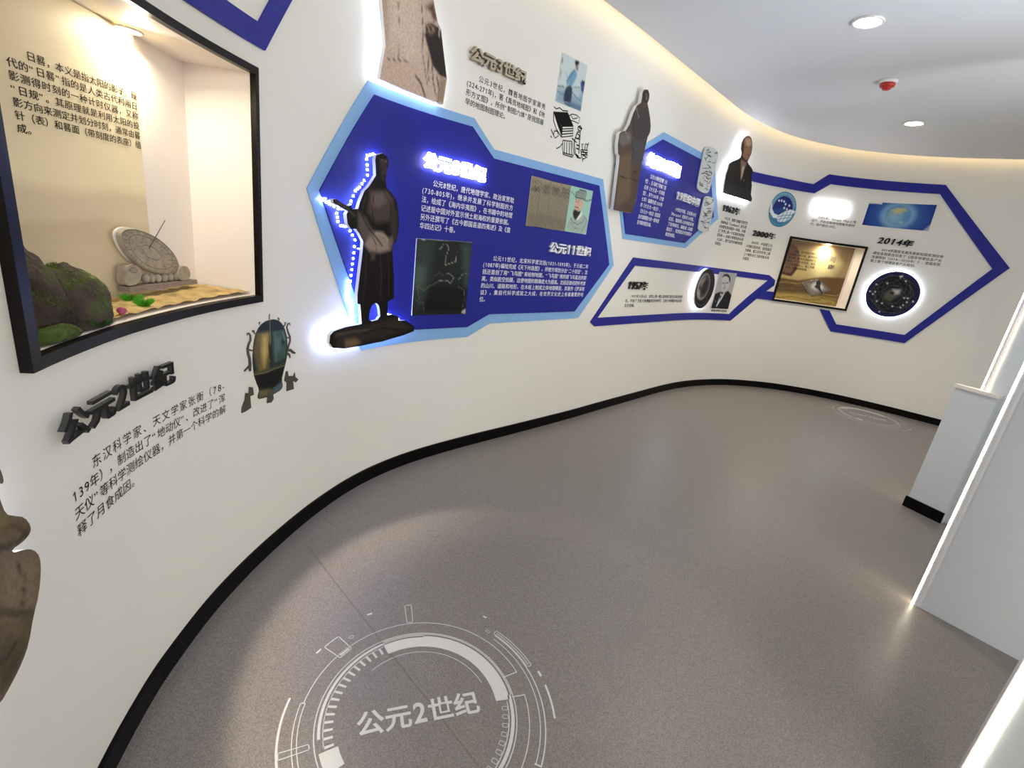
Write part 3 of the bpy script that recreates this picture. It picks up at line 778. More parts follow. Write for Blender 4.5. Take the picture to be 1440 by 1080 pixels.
def tuft(name, x, d, r, hgt, n, m, label, seed, z0=1.212):
    rnd = np.random.default_rng(seed); V = []; F = []
    for i in range(n):
        a = rnd.uniform(0, 6.28); rr_ = r * math.sqrt(rnd.random()) * 0.5; b_ = np.array([x + rr_ * math.cos(a), d + rr_ * math.sin(a) * 0.7])
        tip = b_ + np.array([math.cos(a), math.sin(a)]) * r * rnd.uniform(.3, .8); h_ = hgt * rnd.uniform(.5, 1)
        p0 = np.array(b1(b_[0] - 0.0010, z0, b_[1])); p1 = np.array(b1(b_[0] + 0.0010, z0, b_[1])); q0 = np.array(b1((b_[0] + tip[0]) / 2 + .0010, z0 + h_ * .7, (b_[1] + tip[1]) / 2)); q1 = np.array(b1(tip[0], z0 + h_, tip[1]))
        k = len(V); V += [tuple(p0), tuple(p1), tuple(q0), tuple(q1)]; F += [(k, k + 1, k + 2), (k, k + 2, k + 3)]
    return tag(mesh_obj(name, V, F, m), label, 'plant', kind='stuff')
bpy.context.view_layer.update()
moss_blades([o for o in rk.children if o.name.startswith('boulder')], 2200, 4)
tuft('grass_tuft', 0.375, 0.165, 0.030, 0.020, 420, M['leaf'], 'bright green grass tuft in front of the left foot of the sundial', 1)
tuft('grass_tuft', 0.53, 0.165, 0.028, 0.024, 420, M['leaf'], 'bright green grass tuft directly in front of the sundial base, the rear one', 2)
tuft('grass_tuft', 0.49, 0.105, 0.026, 0.026, 420, M['leaf'], 'bright green grass tuft nearest the glass right of the pink flower', 3)
tuft('fern_tuft', 0.285, 0.085, 0.035, 0.035, 90, M['leafd'], 'dark green fern leaves at the right foot of the mossy rock', 4)
tuft('grass_tuft', 0.235, 0.04, 0.03, 0.02, 90, M['leafd'], 'low dark grass along the front foot of the mossy rock', 6)
V, F = blob('f', (0, 0, 0), (0.009, 0.009, 0.008), None, seed=5, amp=0.6, nu=20, nv=12)
fq = np.array(b1(0.36, 1.224, 0.075)); tag(mesh_obj('pink_flower', np.array(V) + fq, F, M['flower'], smooth=True), 'tiny pink flower ball on the sand before the sundial', 'flower')
# sundial: plinth, two carved supports, a tilted graduated dial and its needle; all flattish, parallel to the back board
dd = 0.19
sdl = empty('sundial', b1(0.57, 1.206, dd), 'pale stone sundial with a tilted round dial standing at the back of the case', 'sundial')
Zd = [(0.530,1.255),(0.866,1.245),(0.870,1.230),(0.530,1.240),(0.524,1.407),(0.533,1.376),(0.577,1.318),(0.646,1.287),(0.714,1.275),(0.780,1.281),(0.783,1.305),(0.755,1.347),(0.698,1.385),(0.643,1.407),(0.591,1.419),(0.549,1.417),(0.663,1.357),(0.725,1.445)]
pl = Zd[:4]
board('plinth', [Zd[0], Zd[3], Zd[2], Zd[1]][::-1], m1(dd), -0.012, 0.022, 0.03, M['plinth'], M['plinth'], parent=sdl, back=True)
ring = smooth_poly([(0.527,1.404),(0.528,1.382),(0.547,1.349),(0.585,1.314),(0.637,1.290),(0.699,1.275),(0.757,1.276),(0.784,1.291),(0.779,1.316),(0.750,1.351),(0.698,1.385),(0.643,1.406),(0.591,1.418),(0.549,1.418)], 2)
board('dial', ring, m1(dd), 0.0, 0.014, 0.006, M['stone'], M['stone'], parent=sdl, back=True)
board('dial_edge', ring + np.array([-0.004, 0.003]), m1(dd), -0.006, -0.0003, 0.02, M['acrylic'], M['acrylic'], parent=sdl, back=True)
ctr = np.mean(ring, axis=0); marks = []
for k in range(40):
    a = 2 * math.pi * k / 40
    i = int(len(ring) * k / 40) % len(ring); e = ring[i]
    marks.append([ctr + (e - ctr) * 0.93, ctr + (e - ctr) * (0.84 if k % 2 else 0.80)])
    if k % 3 == 0: marks.append([ctr + (e - ctr) * 0.70 + np.array([.004, 0]), ctr + (e - ctr) * 0.60 - np.array([.003, .002])])
    if k % 4 == 1: marks.append([ctr + (e - ctr) * 0.48, ctr + (e - ctr) * 0.40 + np.array([.005, .003])])
for f_ in (0.96, 0.76, 0.33): marks.append([ctr + (e - ctr) * f_ for e in list(ring) + [ring[0]]])
strokes('graduation', marks, 0.0022, m1(dd), 0.0146, M['stoned'], sdl)
nd = [(0.640,1.360),(0.702,1.447)]
p0 = m1(dd)(np.array([nd[0]]), 0.014)[0]; p1 = m1(dd)(np.array([nd[1]]), 0.03)[0]
MB().tube([p0, p1], [0.0016, 0.0011], 8).build('needle', mat('needle_metal', '#6f6b62', 0.35, metal=0.8), sdl)
L1 = smooth_poly([(0.526,1.304),(0.534,1.316),(0.560,1.319),(0.584,1.308),(0.591,1.293),(0.584,1.275),(0.568,1.259),(0.526,1.257),(0.519,1.269)], 2)
board('carved_support', L1, m1(dd), -0.006, 0.020, 0.02, M['stone'], M['stone'], parent=sdl, back=True)
L2 = smooth_poly([(0.776,1.295),(0.811,1.298),(0.830,1.285),(0.835,1.266),(0.823,1.249),(0.776,1.249),(0.765,1.265)], 2)
board('carved_support', L2, m1(dd), -0.006, 0.020, 0.02, M['stone'], M['stone'], parent=sdl, back=True)
for q in [(0.629,1.269),(0.656,1.267),(0.684,1.265),(0.715,1.264),(0.745,1.263),(0.776,1.263),(0.806,1.262)]:
    c = m1(dd)(np.array([q]), 0.004)[0]; V, F = blob('petal', (0, 0, 0), (0.011, 0.011, 0.014), None, seed=2, amp=0.05, nu=16, nv=10)
    mesh_obj('petal_carving', np.array(V) + c, F, M['stone'], sdl, smooth=True)
strokes('scroll_carving', [[(0.534,1.300),(0.546,1.309),(0.563,1.308),(0.570,1.300),(0.563,1.294),(0.548,1.296),(0.540,1.301),(0.551,1.303)]], 0.0025, m1(dd), 0.0205, M['stoned'], sdl)

# second case: printed desert backdrop, spoon compass on its plate
m2 = lambda d: flat_map(B2, d)
tag(board('backdrop_print', [(0.004, 1.218), (0.905, 1.218), (0.905, 1.975), (0.004, 1.975)], m2(0.158), 0.0, 0.005, 0.011, M['pic'], M['acrylic'], base='#a48d66',
    shapes=[Pg('#7b6248', 0.15, [(-0.004,2.010),(0.936,1.999),(0.979,1.876),(0.016,1.874)], .7),
            Pg('#8a7458', 0.12, [(0.648,2.010),(0.936,1.999),(0.989,1.787),(0.793,1.760)], .8),
            Pg('#efe0a4', 0.16, [(0.440,1.832),(0.569,1.880),(0.763,1.756),(0.720,1.607),(0.534,1.540),(0.423,1.627)], 1),  # bright spot of the case lamp, painted into the backdrop colour
            Pg('#cdb676', 0.12, [(0.051,1.657),(0.283,1.810),(0.458,1.519),(0.081,1.487)], .8),
            Pg('#6a4a3c', 0.012, smooth_poly([(-0.033,1.937),(0.071,1.931),(0.147,1.917),(0.211,1.861),(0.250,1.776),(0.270,1.687),(0.254,1.603),(0.216,1.524),(0.152,1.528),(0.070,1.542),(0.094,1.653),(0.054,1.749)], 1), .85),
            Pg('#4a2c26', 0.012, [(0.069,1.562),(0.193,1.564),(0.236,1.662),(0.259,1.614),(0.216,1.524),(0.071,1.539)], .9),
            Pg('#6b5632', 0.02, [(0.059,1.489),(0.312,1.483),(0.531,1.550),(0.669,1.574),(0.916,1.593),(0.993,1.228),(0.087,1.183)]),
            Pg('#6d4f30', 0.05, [(0.591,1.558),(0.921,1.594),(0.938,1.389),(0.706,1.460)], .9),
            Pg('#a8904e', 0.05, [(0.087,1.289),(0.538,1.332),(0.878,1.317),(0.889,1.223),(0.087,1.183)], .9)]
           + [Ln(('#4a3a22', '#b09a5c', '#3f311e')[k % 3], 0.012, p, .75) for k, p in enumerate([
               [(0.075,1.470),(0.200,1.472),(0.314,1.478)], [(0.084,1.425),(0.186,1.449),(0.325,1.443),(0.392,1.463)], [(0.089,1.373),(0.242,1.405),(0.392,1.395)],
               [(0.096,1.332),(0.280,1.348),(0.440,1.376),(0.508,1.359)], [(0.100,1.280),(0.255,1.292),(0.447,1.287)], [(0.105,1.228),(0.285,1.264),(0.540,1.258),(0.679,1.283)],
               [(0.675,1.299),(0.802,1.296),(0.912,1.280)], [(0.678,1.352),(0.845,1.355),(0.922,1.376)], [(0.570,1.231),(0.718,1.231),(0.835,1.258)],
               [(0.085,1.404),(0.176,1.415),(0.305,1.404)], [(0.108,1.255),(0.222,1.264),(0.366,1.307)]])]),
    'printed desert backdrop with the glow of the case lamp painted on it, inside the compass case', 'backdrop')
paragraph('printed_text', ['    司南，是中国古代辨别方', '向用的一种仪器，最早的指', '南工具。是用天然磁铁矿石', '琢成一个勺形的东西，放在', '一个光滑的盘上，盘上刻着', '方位，利用磁铁指南。'], [(0.106,1.685),(0.475,1.857),(0.198,1.854),(0.273,1.614)], m2(0.1525), 0.0006, M['ink'],
          'small dark characters printed at the left of the compass case backdrop', bold=0.01)
title('printed_title', '司', [(0.629,1.808),(0.717,1.820),(0.665,1.838),(0.688,1.770)], m2(0.1525), 0.0004, 0.0008, M['plinth'], M['plinth'], 'faint reddish character above the darker one in the compass case', bold=0.02)
title('printed_title', '南', [(0.636,1.707),(0.725,1.720),(0.673,1.738),(0.692,1.680)], m2(0.1525), 0.0004, 0.0008, M['stoned'], M['stoned'], 'dark character under the faint one in the compass case', bold=0.03)
cp = empty('spoon_compass', tuple(WP(10.75, 1.25, -0.13)), 'dark spoon compass on a diamond shaped grey plate in the small show case', 'compass')
board('plate', [(0.375,1.466),(0.561,1.538),(0.780,1.424),(0.550,1.294)], m2(0.15), 0.0, 0.008, 0.012, M['pic'], M['acrylic'], parent=cp, base='#6e675e', back=True,
      shapes=[Pg('#8d867d', 0.01, [(0.414,1.459),(0.562,1.518),(0.744,1.424),(0.548,1.317)]), Pg('#d4cfc6', 0.03, smooth_poly([(0.493,1.441),(0.528,1.492),(0.601,1.492),(0.666,1.455),(0.660,1.407),(0.594,1.387),(0.527,1.398)], 2)),
              Ln('#4c453e', 0.005, [(0.431,1.455),(0.562,1.511),(0.733,1.425),(0.548,1.327),(0.431,1.455)])])
board('spoon', smooth_poly([(0.534,1.509),(0.560,1.525),(0.595,1.512),(0.608,1.478),(0.606,1.446),(0.650,1.390),(0.678,1.352),(0.652,1.353),(0.609,1.405),(0.555,1.426),(0.539,1.442),(0.555,1.460)], 2), m2(0.14), 0.0025, 0.012, 0.02, mat('dark_lodestone', '#1e1512', 0.3), None, parent=cp, back=True)
rim2 = MB()
# ================================================================== CUT-OUT FIGURES
def figure(name, outer, off, thick, sp, base, shapes, label, cat, front=None, holes=(), tape=None, tape_off=0.006, inset=0.02, step=0.022, size=0.006):
    lo = np.min(outer, axis=0); ct = np.mean(outer, axis=0)
    root = empty(name, tuple(WP(ct[0], lo[1], off)), label, cat)
    board('cut_out_board', outer, wm, off - thick, off, sp, front or M['pic'], M['acrylic'], shapes=shapes, base=base, holes=holes, parent=root, back=True)
    pins = MB()
    rnd = np.random.default_rng(3); P = np.asarray(outer)
    lo, hi = P.min(0), P.max(0); cnt = 0
    for _ in range(400):
        q = lo + (hi - lo) * rnd.random(2)
        if cnt >= 4: break
        if inside(q[None], P)[0] and not any(inside(q[None], h)[0] for h in holes) and min(segdist(q[None], P[i], P[(i + 1) % len(P)])[0] for i in range(len(P))) > 0.03:
            pins.tube([WP(q[0], q[1], 0.0005), WP(q[0], q[1], off - thick - 0.0002)], 0.005, 8); cnt += 1
    if cnt: pins.build('stand_off', M['acrylic'], root)
    if tape: led_tape('led_tape', P, wm, tape_off, tape, root, inset=inset, step=step, size=size)
    return root

# stone figure cropped by the left edge
figure('stone_statue_cutout', smooth_poly([(2.502,1.191),(2.557,1.179),(2.574,1.132),(2.556,1.089),(2.561,1.076),(2.562,1.060),(2.556,1.057),(2.547,1.065),(2.540,1.050),(2.543,1.038),(2.549,1.005),(2.571,0.988),(2.597,0.969),(2.610,0.942),(2.604,0.931),(2.580,0.930),(2.545,0.939),(2.550,0.929),(2.580,0.915),(2.604,0.897),(2.619,0.871),(2.614,0.842),(2.595,0.805),(2.566,0.779),(2.540,0.745),(2.509,0.730),(2.472,0.725),(2.434,0.724),(2.392,0.751),(2.316,0.824),(2.268,0.903),(2.340,1.099),(2.416,1.153)], 1),
       0.06, 0.02, 0.010, '#6a5b48',
       [Pg('#7e6e5a', 0.05, [(2.515,0.954),(2.574,0.913),(2.610,0.870),(2.577,0.795),(2.512,0.840),(2.484,0.865)]), Pg('#4a3d30', 0.02, [(2.541,0.811),(2.571,0.784),(2.534,0.744),(2.494,0.733),(2.465,0.733),(2.440,0.742),(2.450,0.768),(2.497,0.768),(2.536,0.781)]),
        Ln('#40352a', 0.010, [(2.554,0.904),(2.563,0.864),(2.548,0.833),(2.538,0.817)]), Ln('#40352a', 0.012, [(2.484,0.865),(2.526,0.823),(2.569,0.789)]), Ln('#51452f', 0.012, [(2.528,0.994),(2.565,0.972),(2.597,0.940)]),
        Pg('#7a6f45', 0.03, [(2.529,1.023),(2.555,0.995),(2.547,0.984),(2.523,1.003)]), Ln('#37302a', 0.012, [(2.503,0.970),(2.532,0.953),(2.564,0.941),(2.596,0.936)]),
        Pg('#574a3b', 0.04, [(2.455,0.834),(2.499,0.803),(2.507,0.770),(2.466,0.763),(2.437,0.782)]), Ln('#3c3127', 0.01, [(2.449,0.793),(2.476,0.777),(2.511,0.780)]), Pg('#5c5a3a', 0.03, [(2.543,0.800),(2.564,0.781),(2.530,0.748),(2.519,0.759)], .8)],
       'brown carved stone figure board glowing at its edge, cut by the left picture edge', 'statue board', front=M['picgrain'], tape=M['beadw'], step=0.03, inset=0.012)

# large stone robe at the top, cropped above
figure('stone_statue_cutout', [(4.473,2.147),(4.489,2.230),(4.503,2.289),(4.483,2.368),(4.462,2.447),(4.450,2.500),(4.460,2.573),(4.505,2.619),(4.516,2.655),(4.519,2.701),(4.558,2.742),(4.613,2.765),(4.651,2.748),(4.663,2.710),(4.706,2.709),(4.769,2.675),(4.809,2.585),(4.849,2.507),(4.877,2.485),(4.893,2.435),(4.946,2.284),(4.932,2.160)],
       0.06, 0.02, 0.010, '#cdb6a3',
       [Pg('#d8c4b0', 0.10, [(4.487,2.573),(4.697,2.665),(4.748,2.341),(4.684,2.230),(4.600,2.314),(4.512,2.296)]), Pg('#b89f8b', 0.05, [(4.467,2.488),(4.497,2.461),(4.510,2.313),(4.482,2.376)]),
        Pg('#cdb5a2', 0.06, [(4.473,2.147),(4.506,2.236),(4.710,2.274),(4.781,2.179),(4.616,2.156)]),
        Pg('#383230', 0.012, [(4.765,2.423),(4.779,2.463),(4.851,2.494),(4.879,2.481),(4.900,2.437),(4.948,2.287),(4.893,2.283),(4.835,2.313),(4.806,2.360)]), Pg('#6b5344', 0.02, [(4.756,2.534),(4.810,2.580),(4.849,2.511),(4.820,2.500),(4.798,2.528)]),
        Pg('#57483d', 0.012, smooth_poly([(4.761,2.457),(4.784,2.481),(4.828,2.494),(4.846,2.469),(4.827,2.438),(4.784,2.425)], 2)), Ln('#a48f78', 0.006, [(4.783,2.460),(4.807,2.478),(4.828,2.467),(4.812,2.444),(4.789,2.445),(4.798,2.459)]),
        Ln('#c9bca8', 0.008, [(4.843,2.493),(4.868,2.482),(4.867,2.454)]), Ln('#7a6755', 0.008, [(4.728,2.553),(4.753,2.432),(4.759,2.344),(4.808,2.220)]), Ln('#8a7561', 0.006, [(4.573,2.483),(4.589,2.395),(4.594,2.264)]),
        Ln('#7a6452', 0.007, [(4.517,2.239),(4.591,2.259),(4.642,2.271),(4.711,2.265)]), Ln('#4a3a2f', 0.014, [(4.726,2.230),(4.762,2.212),(4.799,2.162)]), Ln('#3c3029', 0.012, [(4.875,2.268),(4.892,2.229),(4.891,2.163)]),
        Ln('#5c4a3d', 0.010, [(4.799,2.357),(4.810,2.268),(4.813,2.240)]), Ln('#5c4a3d', 0.010, [(4.830,2.321),(4.847,2.250),(4.873,2.190)]), Pg('#a08873', 0.02, [(4.894,2.274),(4.944,2.281),(4.936,2.164),(4.900,2.167)])],
       'large pinkish stone robe of a statue board, cropped by the top picture edge', 'statue board', front=M['picgrain'], tape=M['beadw'], inset=0.014, step=0.02, size=0.009)

# standing bronze figure holding a scroll
TF = [(4.458,1.821),(4.503,1.838),(4.539,1.831),(4.554,1.805),(4.545,1.765),(4.539,1.725),(4.548,1.690),(4.590,1.668),(4.625,1.642),(4.646,1.592),(4.660,1.520),(4.651,1.444),(4.621,1.410),(4.622,1.367),(4.643,1.256),(4.654,1.132),(4.607,1.115),(4.611,1.039),(4.645,1.040),(4.692,1.030),(4.708,1.002),(4.759,0.999),(4.835,0.960),(4.834,0.930),(4.750,0.912),(4.580,0.894),(4.408,0.894),(4.270,0.902),(4.178,0.922),(4.150,0.952),(4.155,0.987),(4.183,1.003),(4.281,1.011),(4.375,1.010),(4.404,1.012),(4.394,1.068),(4.386,1.114),(4.363,1.119),(4.360,1.166),(4.375,1.280),(4.386,1.361),(4.391,1.421),(4.355,1.459),(4.330,1.477),(4.289,1.477),(4.264,1.497),(4.254,1.537),(4.266,1.552),(4.207,1.565),(4.159,1.578),(4.154,1.591),(4.176,1.595),(4.237,1.579),(4.268,1.573),(4.284,1.581),(4.300,1.564),(4.340,1.568),(4.354,1.602),(4.383,1.652),(4.413,1.674),(4.443,1.707),(4.464,1.733),(4.458,1.775),(4.453,1.801)]
figure('bronze_figure_cutout', TF, 0.07, 0.018, 0.0085, '#151011',
       [Pg('#4e423f', 0.03, [(4.423,1.657),(4.549,1.673),(4.609,1.640),(4.594,1.535),(4.481,1.516),(4.413,1.560)], .9), Pg('#7a6a64', 0.03, [(4.439,1.649),(4.518,1.664),(4.554,1.623),(4.492,1.587),(4.442,1.601)], .6),
        Pg('#94847b', 0.022, [(4.428,1.473),(4.534,1.474),(4.589,1.441),(4.599,1.388),(4.525,1.372),(4.442,1.377),(4.400,1.407)]), Pg('#5e514d', 0.03, [(4.341,1.554),(4.400,1.530),(4.469,1.465),(4.391,1.421),(4.346,1.478)]),
        Ln('#2a2222', 0.010, [(4.357,1.555),(4.418,1.492),(4.487,1.446),(4.539,1.407)]), Ln('#3a2f2d', 0.008, [(4.453,1.454),(4.489,1.415),(4.492,1.379)]), Ln('#b3a398', 0.010, [(4.485,1.466),(4.551,1.462),(4.583,1.435)], .7), Ln('#231c1c', 0.008, [(4.455,1.642),(4.444,1.582),(4.464,1.525)]), Ln('#5f534f', 0.008, [(4.542,1.672),(4.588,1.637),(4.610,1.578)]), Ln('#0f0b0c', 0.008, [(4.590,1.617),(4.591,1.535),(4.612,1.474)]), Ln('#453a37', 0.008, [(4.393,1.625),(4.372,1.575),(4.370,1.537)]), Ln('#1a1516', 0.016, [(4.470,1.487),(4.590,1.488)]), Pg('#3a3130', 0.03, [(4.586,1.627),(4.639,1.581),(4.650,1.455),(4.617,1.421),(4.598,1.494)]),
        Pg('#6d6059', 0.015, [(4.588,1.451),(4.614,1.458),(4.623,1.426),(4.607,1.383),(4.589,1.409)]), Pg('#4b3f3a', 0.012, [(4.446,1.372),(4.489,1.373),(4.488,1.337),(4.455,1.333)]),
        Pg('#3a302e', 0.02, [(4.487,1.807),(4.537,1.816),(4.544,1.770),(4.533,1.719),(4.505,1.725)]), Ln('#6b5c55', 0.006, [(4.491,1.801),(4.514,1.812),(4.541,1.807)]), Ln('#120e0f', 0.007, [(4.501,1.777),(4.524,1.778)]), Ln('#55473f', 0.005, [(4.531,1.782),(4.542,1.760),(4.532,1.750)]), Ln('#100c0d', 0.006, [(4.515,1.738),(4.536,1.739)]),
        Ln('#524644', 0.010, [(4.169,1.588),(4.253,1.566),(4.318,1.533)]), Ln('#332a2b', 0.010, [(4.419,1.362),(4.418,1.258),(4.410,1.132)]), Ln('#332a2b', 0.012, [(4.527,1.353),(4.543,1.257),(4.548,1.129)]), Ln('#2f2728', 0.010, [(4.584,1.366),(4.605,1.256),(4.611,1.143)]),
        Pg('#2e2826', 0.03, [(4.184,0.988),(4.418,1.000),(4.689,1.022),(4.815,0.951),(4.579,0.912),(4.219,0.920)]), Pg('#75604a', 0.03, [(4.276,0.942),(4.353,0.941),(4.398,0.913),(4.339,0.899),(4.278,0.907)]), Ln('#50463f', 0.012, [(4.200,0.980),(4.351,0.980),(4.523,0.965)]), Ln('#15110f', 0.012, [(4.421,0.960),(4.574,0.972),(4.730,0.945)])],
       'dark bronze scholar figure board holding a scroll, edged with blue white light', 'statue board',
       holes=[smooth_poly([(4.461,1.015),(4.461,1.073),(4.484,1.107),(4.517,1.114),(4.543,1.090),(4.555,1.022)], 1)], tape=M['bead'], inset=0.006, step=0.036, size=0.009, tape_off=0.012)

# statue on a tall pedestal
figure('pedestal_statue_cutout', [(6.835,2.758),(6.874,2.766),(6.905,2.745),(6.914,2.711),(6.902,2.679),(6.941,2.643),(6.985,2.596),(7.019,2.547),(7.030,2.500),(7.005,2.455),(6.998,2.344),(6.995,2.223),(7.005,2.122),(7.024,1.946),(6.991,1.862),(6.820,1.854),(6.700,1.853),(6.688,1.970),(6.674,2.086),(6.661,2.200),(6.650,2.245),(6.623,2.259),(6.599,2.319),(6.596,2.392),(6.619,2.411),(6.670,2.427),(6.706,2.482),(6.730,2.570),(6.758,2.623),(6.806,2.658),(6.808,2.691),(6.801,2.726),(6.813,2.747)],
       0.06, 0.03, 0.010, '#54463b',
       [Pg('#48413f', 0.04, [(6.730,2.598),(6.914,2.654),(7.028,2.529),(7.004,2.406),(6.817,2.385),(6.738,2.480)]), Pg('#6f665e', 0.03, [(6.600,2.393),(6.737,2.433),(6.780,2.377),(6.666,2.315),(6.610,2.340)]), Pg('#6a5846', 0.05, [(6.648,2.235),(6.808,2.306),(6.918,1.984),(6.731,1.876)]),
        Pg('#4a4a50', 0.05, [(6.808,2.383),(6.955,2.415),(6.962,2.247),(6.857,2.237)]), Pg('#332c2b', 0.01, smooth_poly([(6.811,2.742),(6.867,2.757),(6.895,2.733),(6.900,2.684),(6.854,2.667),(6.815,2.693)], 1)), Pg('#6b6058', 0.01, [(6.840,2.732),(6.875,2.739),(6.891,2.704),(6.873,2.686)]),
        Ln('#1c1816', 0.008, [(6.849,2.721),(6.881,2.726)]), Ln('#2a2422', 0.010, [(6.743,2.592),(6.746,2.510),(6.799,2.429)]), Ln('#2a2422', 0.010, [(6.776,2.385),(6.827,2.310),(6.830,2.252)]), Ln('#8c7c62', 0.010, [(7.004,2.336),(7.004,2.204),(7.024,1.957)]),
        Ln('#33281f', 0.008, [(6.696,2.105),(6.824,2.112),(7.007,2.122)]), Ln('#2b2320', 0.010, [(6.893,2.176),(6.956,2.183)]), Ln('#aaa197', 0.006, [(6.666,2.417),(6.726,2.412),(6.718,2.382)]), Ln('#8d857c', 0.010, [(6.756,2.609),(6.818,2.555)])],
       'tall brown statue board on a stone pedestal standing before the smaller navy board', 'statue board', front=M['picgrain'])

# man in a dark jacket
figure('portrait_cutout', [(8.942,2.894),(8.999,2.908),(9.056,2.900),(9.100,2.863),(9.127,2.813),(9.137,2.759),(9.121,2.713),(9.104,2.672),(9.128,2.653),(9.207,2.629),(9.253,2.603),(9.259,2.541),(9.313,2.442),(9.333,2.365),(9.377,2.321),(9.379,2.289),(9.097,2.292),(8.750,2.288),(8.725,2.367),(8.710,2.466),(8.720,2.523),(8.723,2.574),(8.780,2.612),(8.890,2.654),(8.935,2.683),(8.939,2.720),(8.898,2.758),(8.884,2.810),(8.899,2.858)],
       0.06, 0.012, 0.0085, '#15110f',
       [Pg('#8f6a50', 0.02, smooth_poly([(8.908,2.860),(8.962,2.899),(9.047,2.898),(9.100,2.863),(9.126,2.803),(9.128,2.738),(9.099,2.681),(9.027,2.680),(8.956,2.710),(8.904,2.778)], 1)), Pg('#c39a78', 0.03, [(8.947,2.868),(9.043,2.888),(9.090,2.843),(9.053,2.817),(8.991,2.813)]), Pg('#3f2b22', 0.015, [(8.879,2.818),(8.913,2.852),(8.954,2.797),(8.978,2.728),(8.949,2.722),(8.902,2.759)]),
        Ln('#3a241b', 0.010, [(8.981,2.795),(9.030,2.801)]), Ln('#3a241b', 0.010, [(9.064,2.805),(9.101,2.811)]), Ln('#6b4635', 0.010, [(9.051,2.798),(9.072,2.769)]), Ln('#5a2e24', 0.010, [(9.050,2.731),(9.108,2.738)]),
        Pg('#8a6a55', 0.02, [(8.954,2.666),(9.083,2.654),(9.097,2.666),(9.075,2.558),(9.076,2.481),(9.053,2.477)]), Pg('#c2a893', 0.01, [(9.022,2.596),(9.064,2.622),(9.076,2.520),(9.064,2.481)]), Ln('#2f2825', 0.012, [(8.839,2.591),(8.865,2.474),(8.931,2.323)]), Ln('#302926', 0.010, [(9.159,2.553),(9.224,2.447),(9.262,2.354)]),
        Ln('#9d9690', 0.008, [(9.126,2.480),(9.142,2.473)]), Ln('#26201d', 0.008, [(9.076,2.481),(9.126,2.314)])],
       'half length man in a dark open collar jacket, lit from behind, above the year 1962', 'portrait board', tape=M['beadw'], inset=0.010, step=0.03, size=0.011)

def disc_pts(c, rx, rz, n=48): return [(c[0] + rx * math.cos(2 * math.pi * i / n), c[1] + rz * math.sin(2 * math.pi * i / n)) for i in range(n)]
def U(c, rx, rz, pts): return [(c[0] + x * rx, c[1] + y * rz) for x, y in pts]
# dark globe with a network of lines
gc = [(11.360,1.433),(11.918,1.580),(11.569,1.759),(11.722,1.198)]
cG = ((gc[0][0] + gc[1][0]) / 2, (gc[2][1] + gc[3][1]) / 2); rG = (gc[1][0] - gc[0][0]) / 2; rZ = (gc[2][1] - gc[3][1]) / 2
sh = [Pg('#14161c', 0.05, disc_pts(cG, rG * .86, rZ * .86)), Pg('#5a5750', 0.05, U(cG, rG, rZ, [(-.12, .2), (.25, .26), (.3, .05), (.0, -.28), (-.25, -.2), (-.3, 0)])),
      Pg('#b9b4a8', 0.03, U(cG, rG, rZ, [(-.05, .22), (.22, .24), (.24, .08), (.08, .02)])), Pg('#4f5a3a', 0.03, U(cG, rG, rZ, [(-.2, -.02), (.0, -.12), (-.02, -.25), (-.24, -.18)])), Pg('#111318', 0.02, U(cG, rG, rZ, [(-.1, .1), (.05, .12), (.06, .02), (-.08, .0)]))]
for k in range(9):
    a0 = k * 0.7; sh.append(Ln('#5d5c5c', 0.006, U(cG, rG, rZ, [(0.82 * math.cos(a0 + t) * (1 - .25 * math.sin(3 * t) ** 2), 0.82 * math.sin(a0 + t * .9)) for t in np.linspace(0, 2.2, 12)]), .5))
for k in range(5):
    a0 = k * 1.27; sh.append(Ln('#6a6867', 0.006, U(cG, rG, rZ, [(.7 * math.cos(t) * math.cos(a0) - .38 * math.sin(t) * math.sin(a0), .7 * math.cos(t) * math.sin(a0) + .38 * math.sin(t) * math.cos(a0)) for t in np.linspace(0, 6.28, 40)]), .35))
rnd = np.random.default_rng(4)
for k in range(16):
    a = rnd.uniform(0, 6.28); r = rnd.uniform(.45, .88); q = (cG[0] + r * rG * math.cos(a), cG[1] + r * rZ * math.sin(a)); sh.append(('C', '#d8dade', 0.01, [q, (q[0] + .008, q[1])]))
sh.append(Pg('#c9c9cf', 0.006, U(cG, rG, rZ, [(.02, .82), (.14, .86), (.14, .8), (.09, .79), (.08, .7), (.06, .79), (.02, .78)])))
figure('globe_disc', disc_pts(cG, rG, rZ, 60), 0.06, 0.015, 0.0085, '#1b2050', sh, 'large round dark disc showing earth inside a glowing network below the year 2014', 'picture board', tape=M['beadw'], inset=0.012, step=0.03, size=0.012)
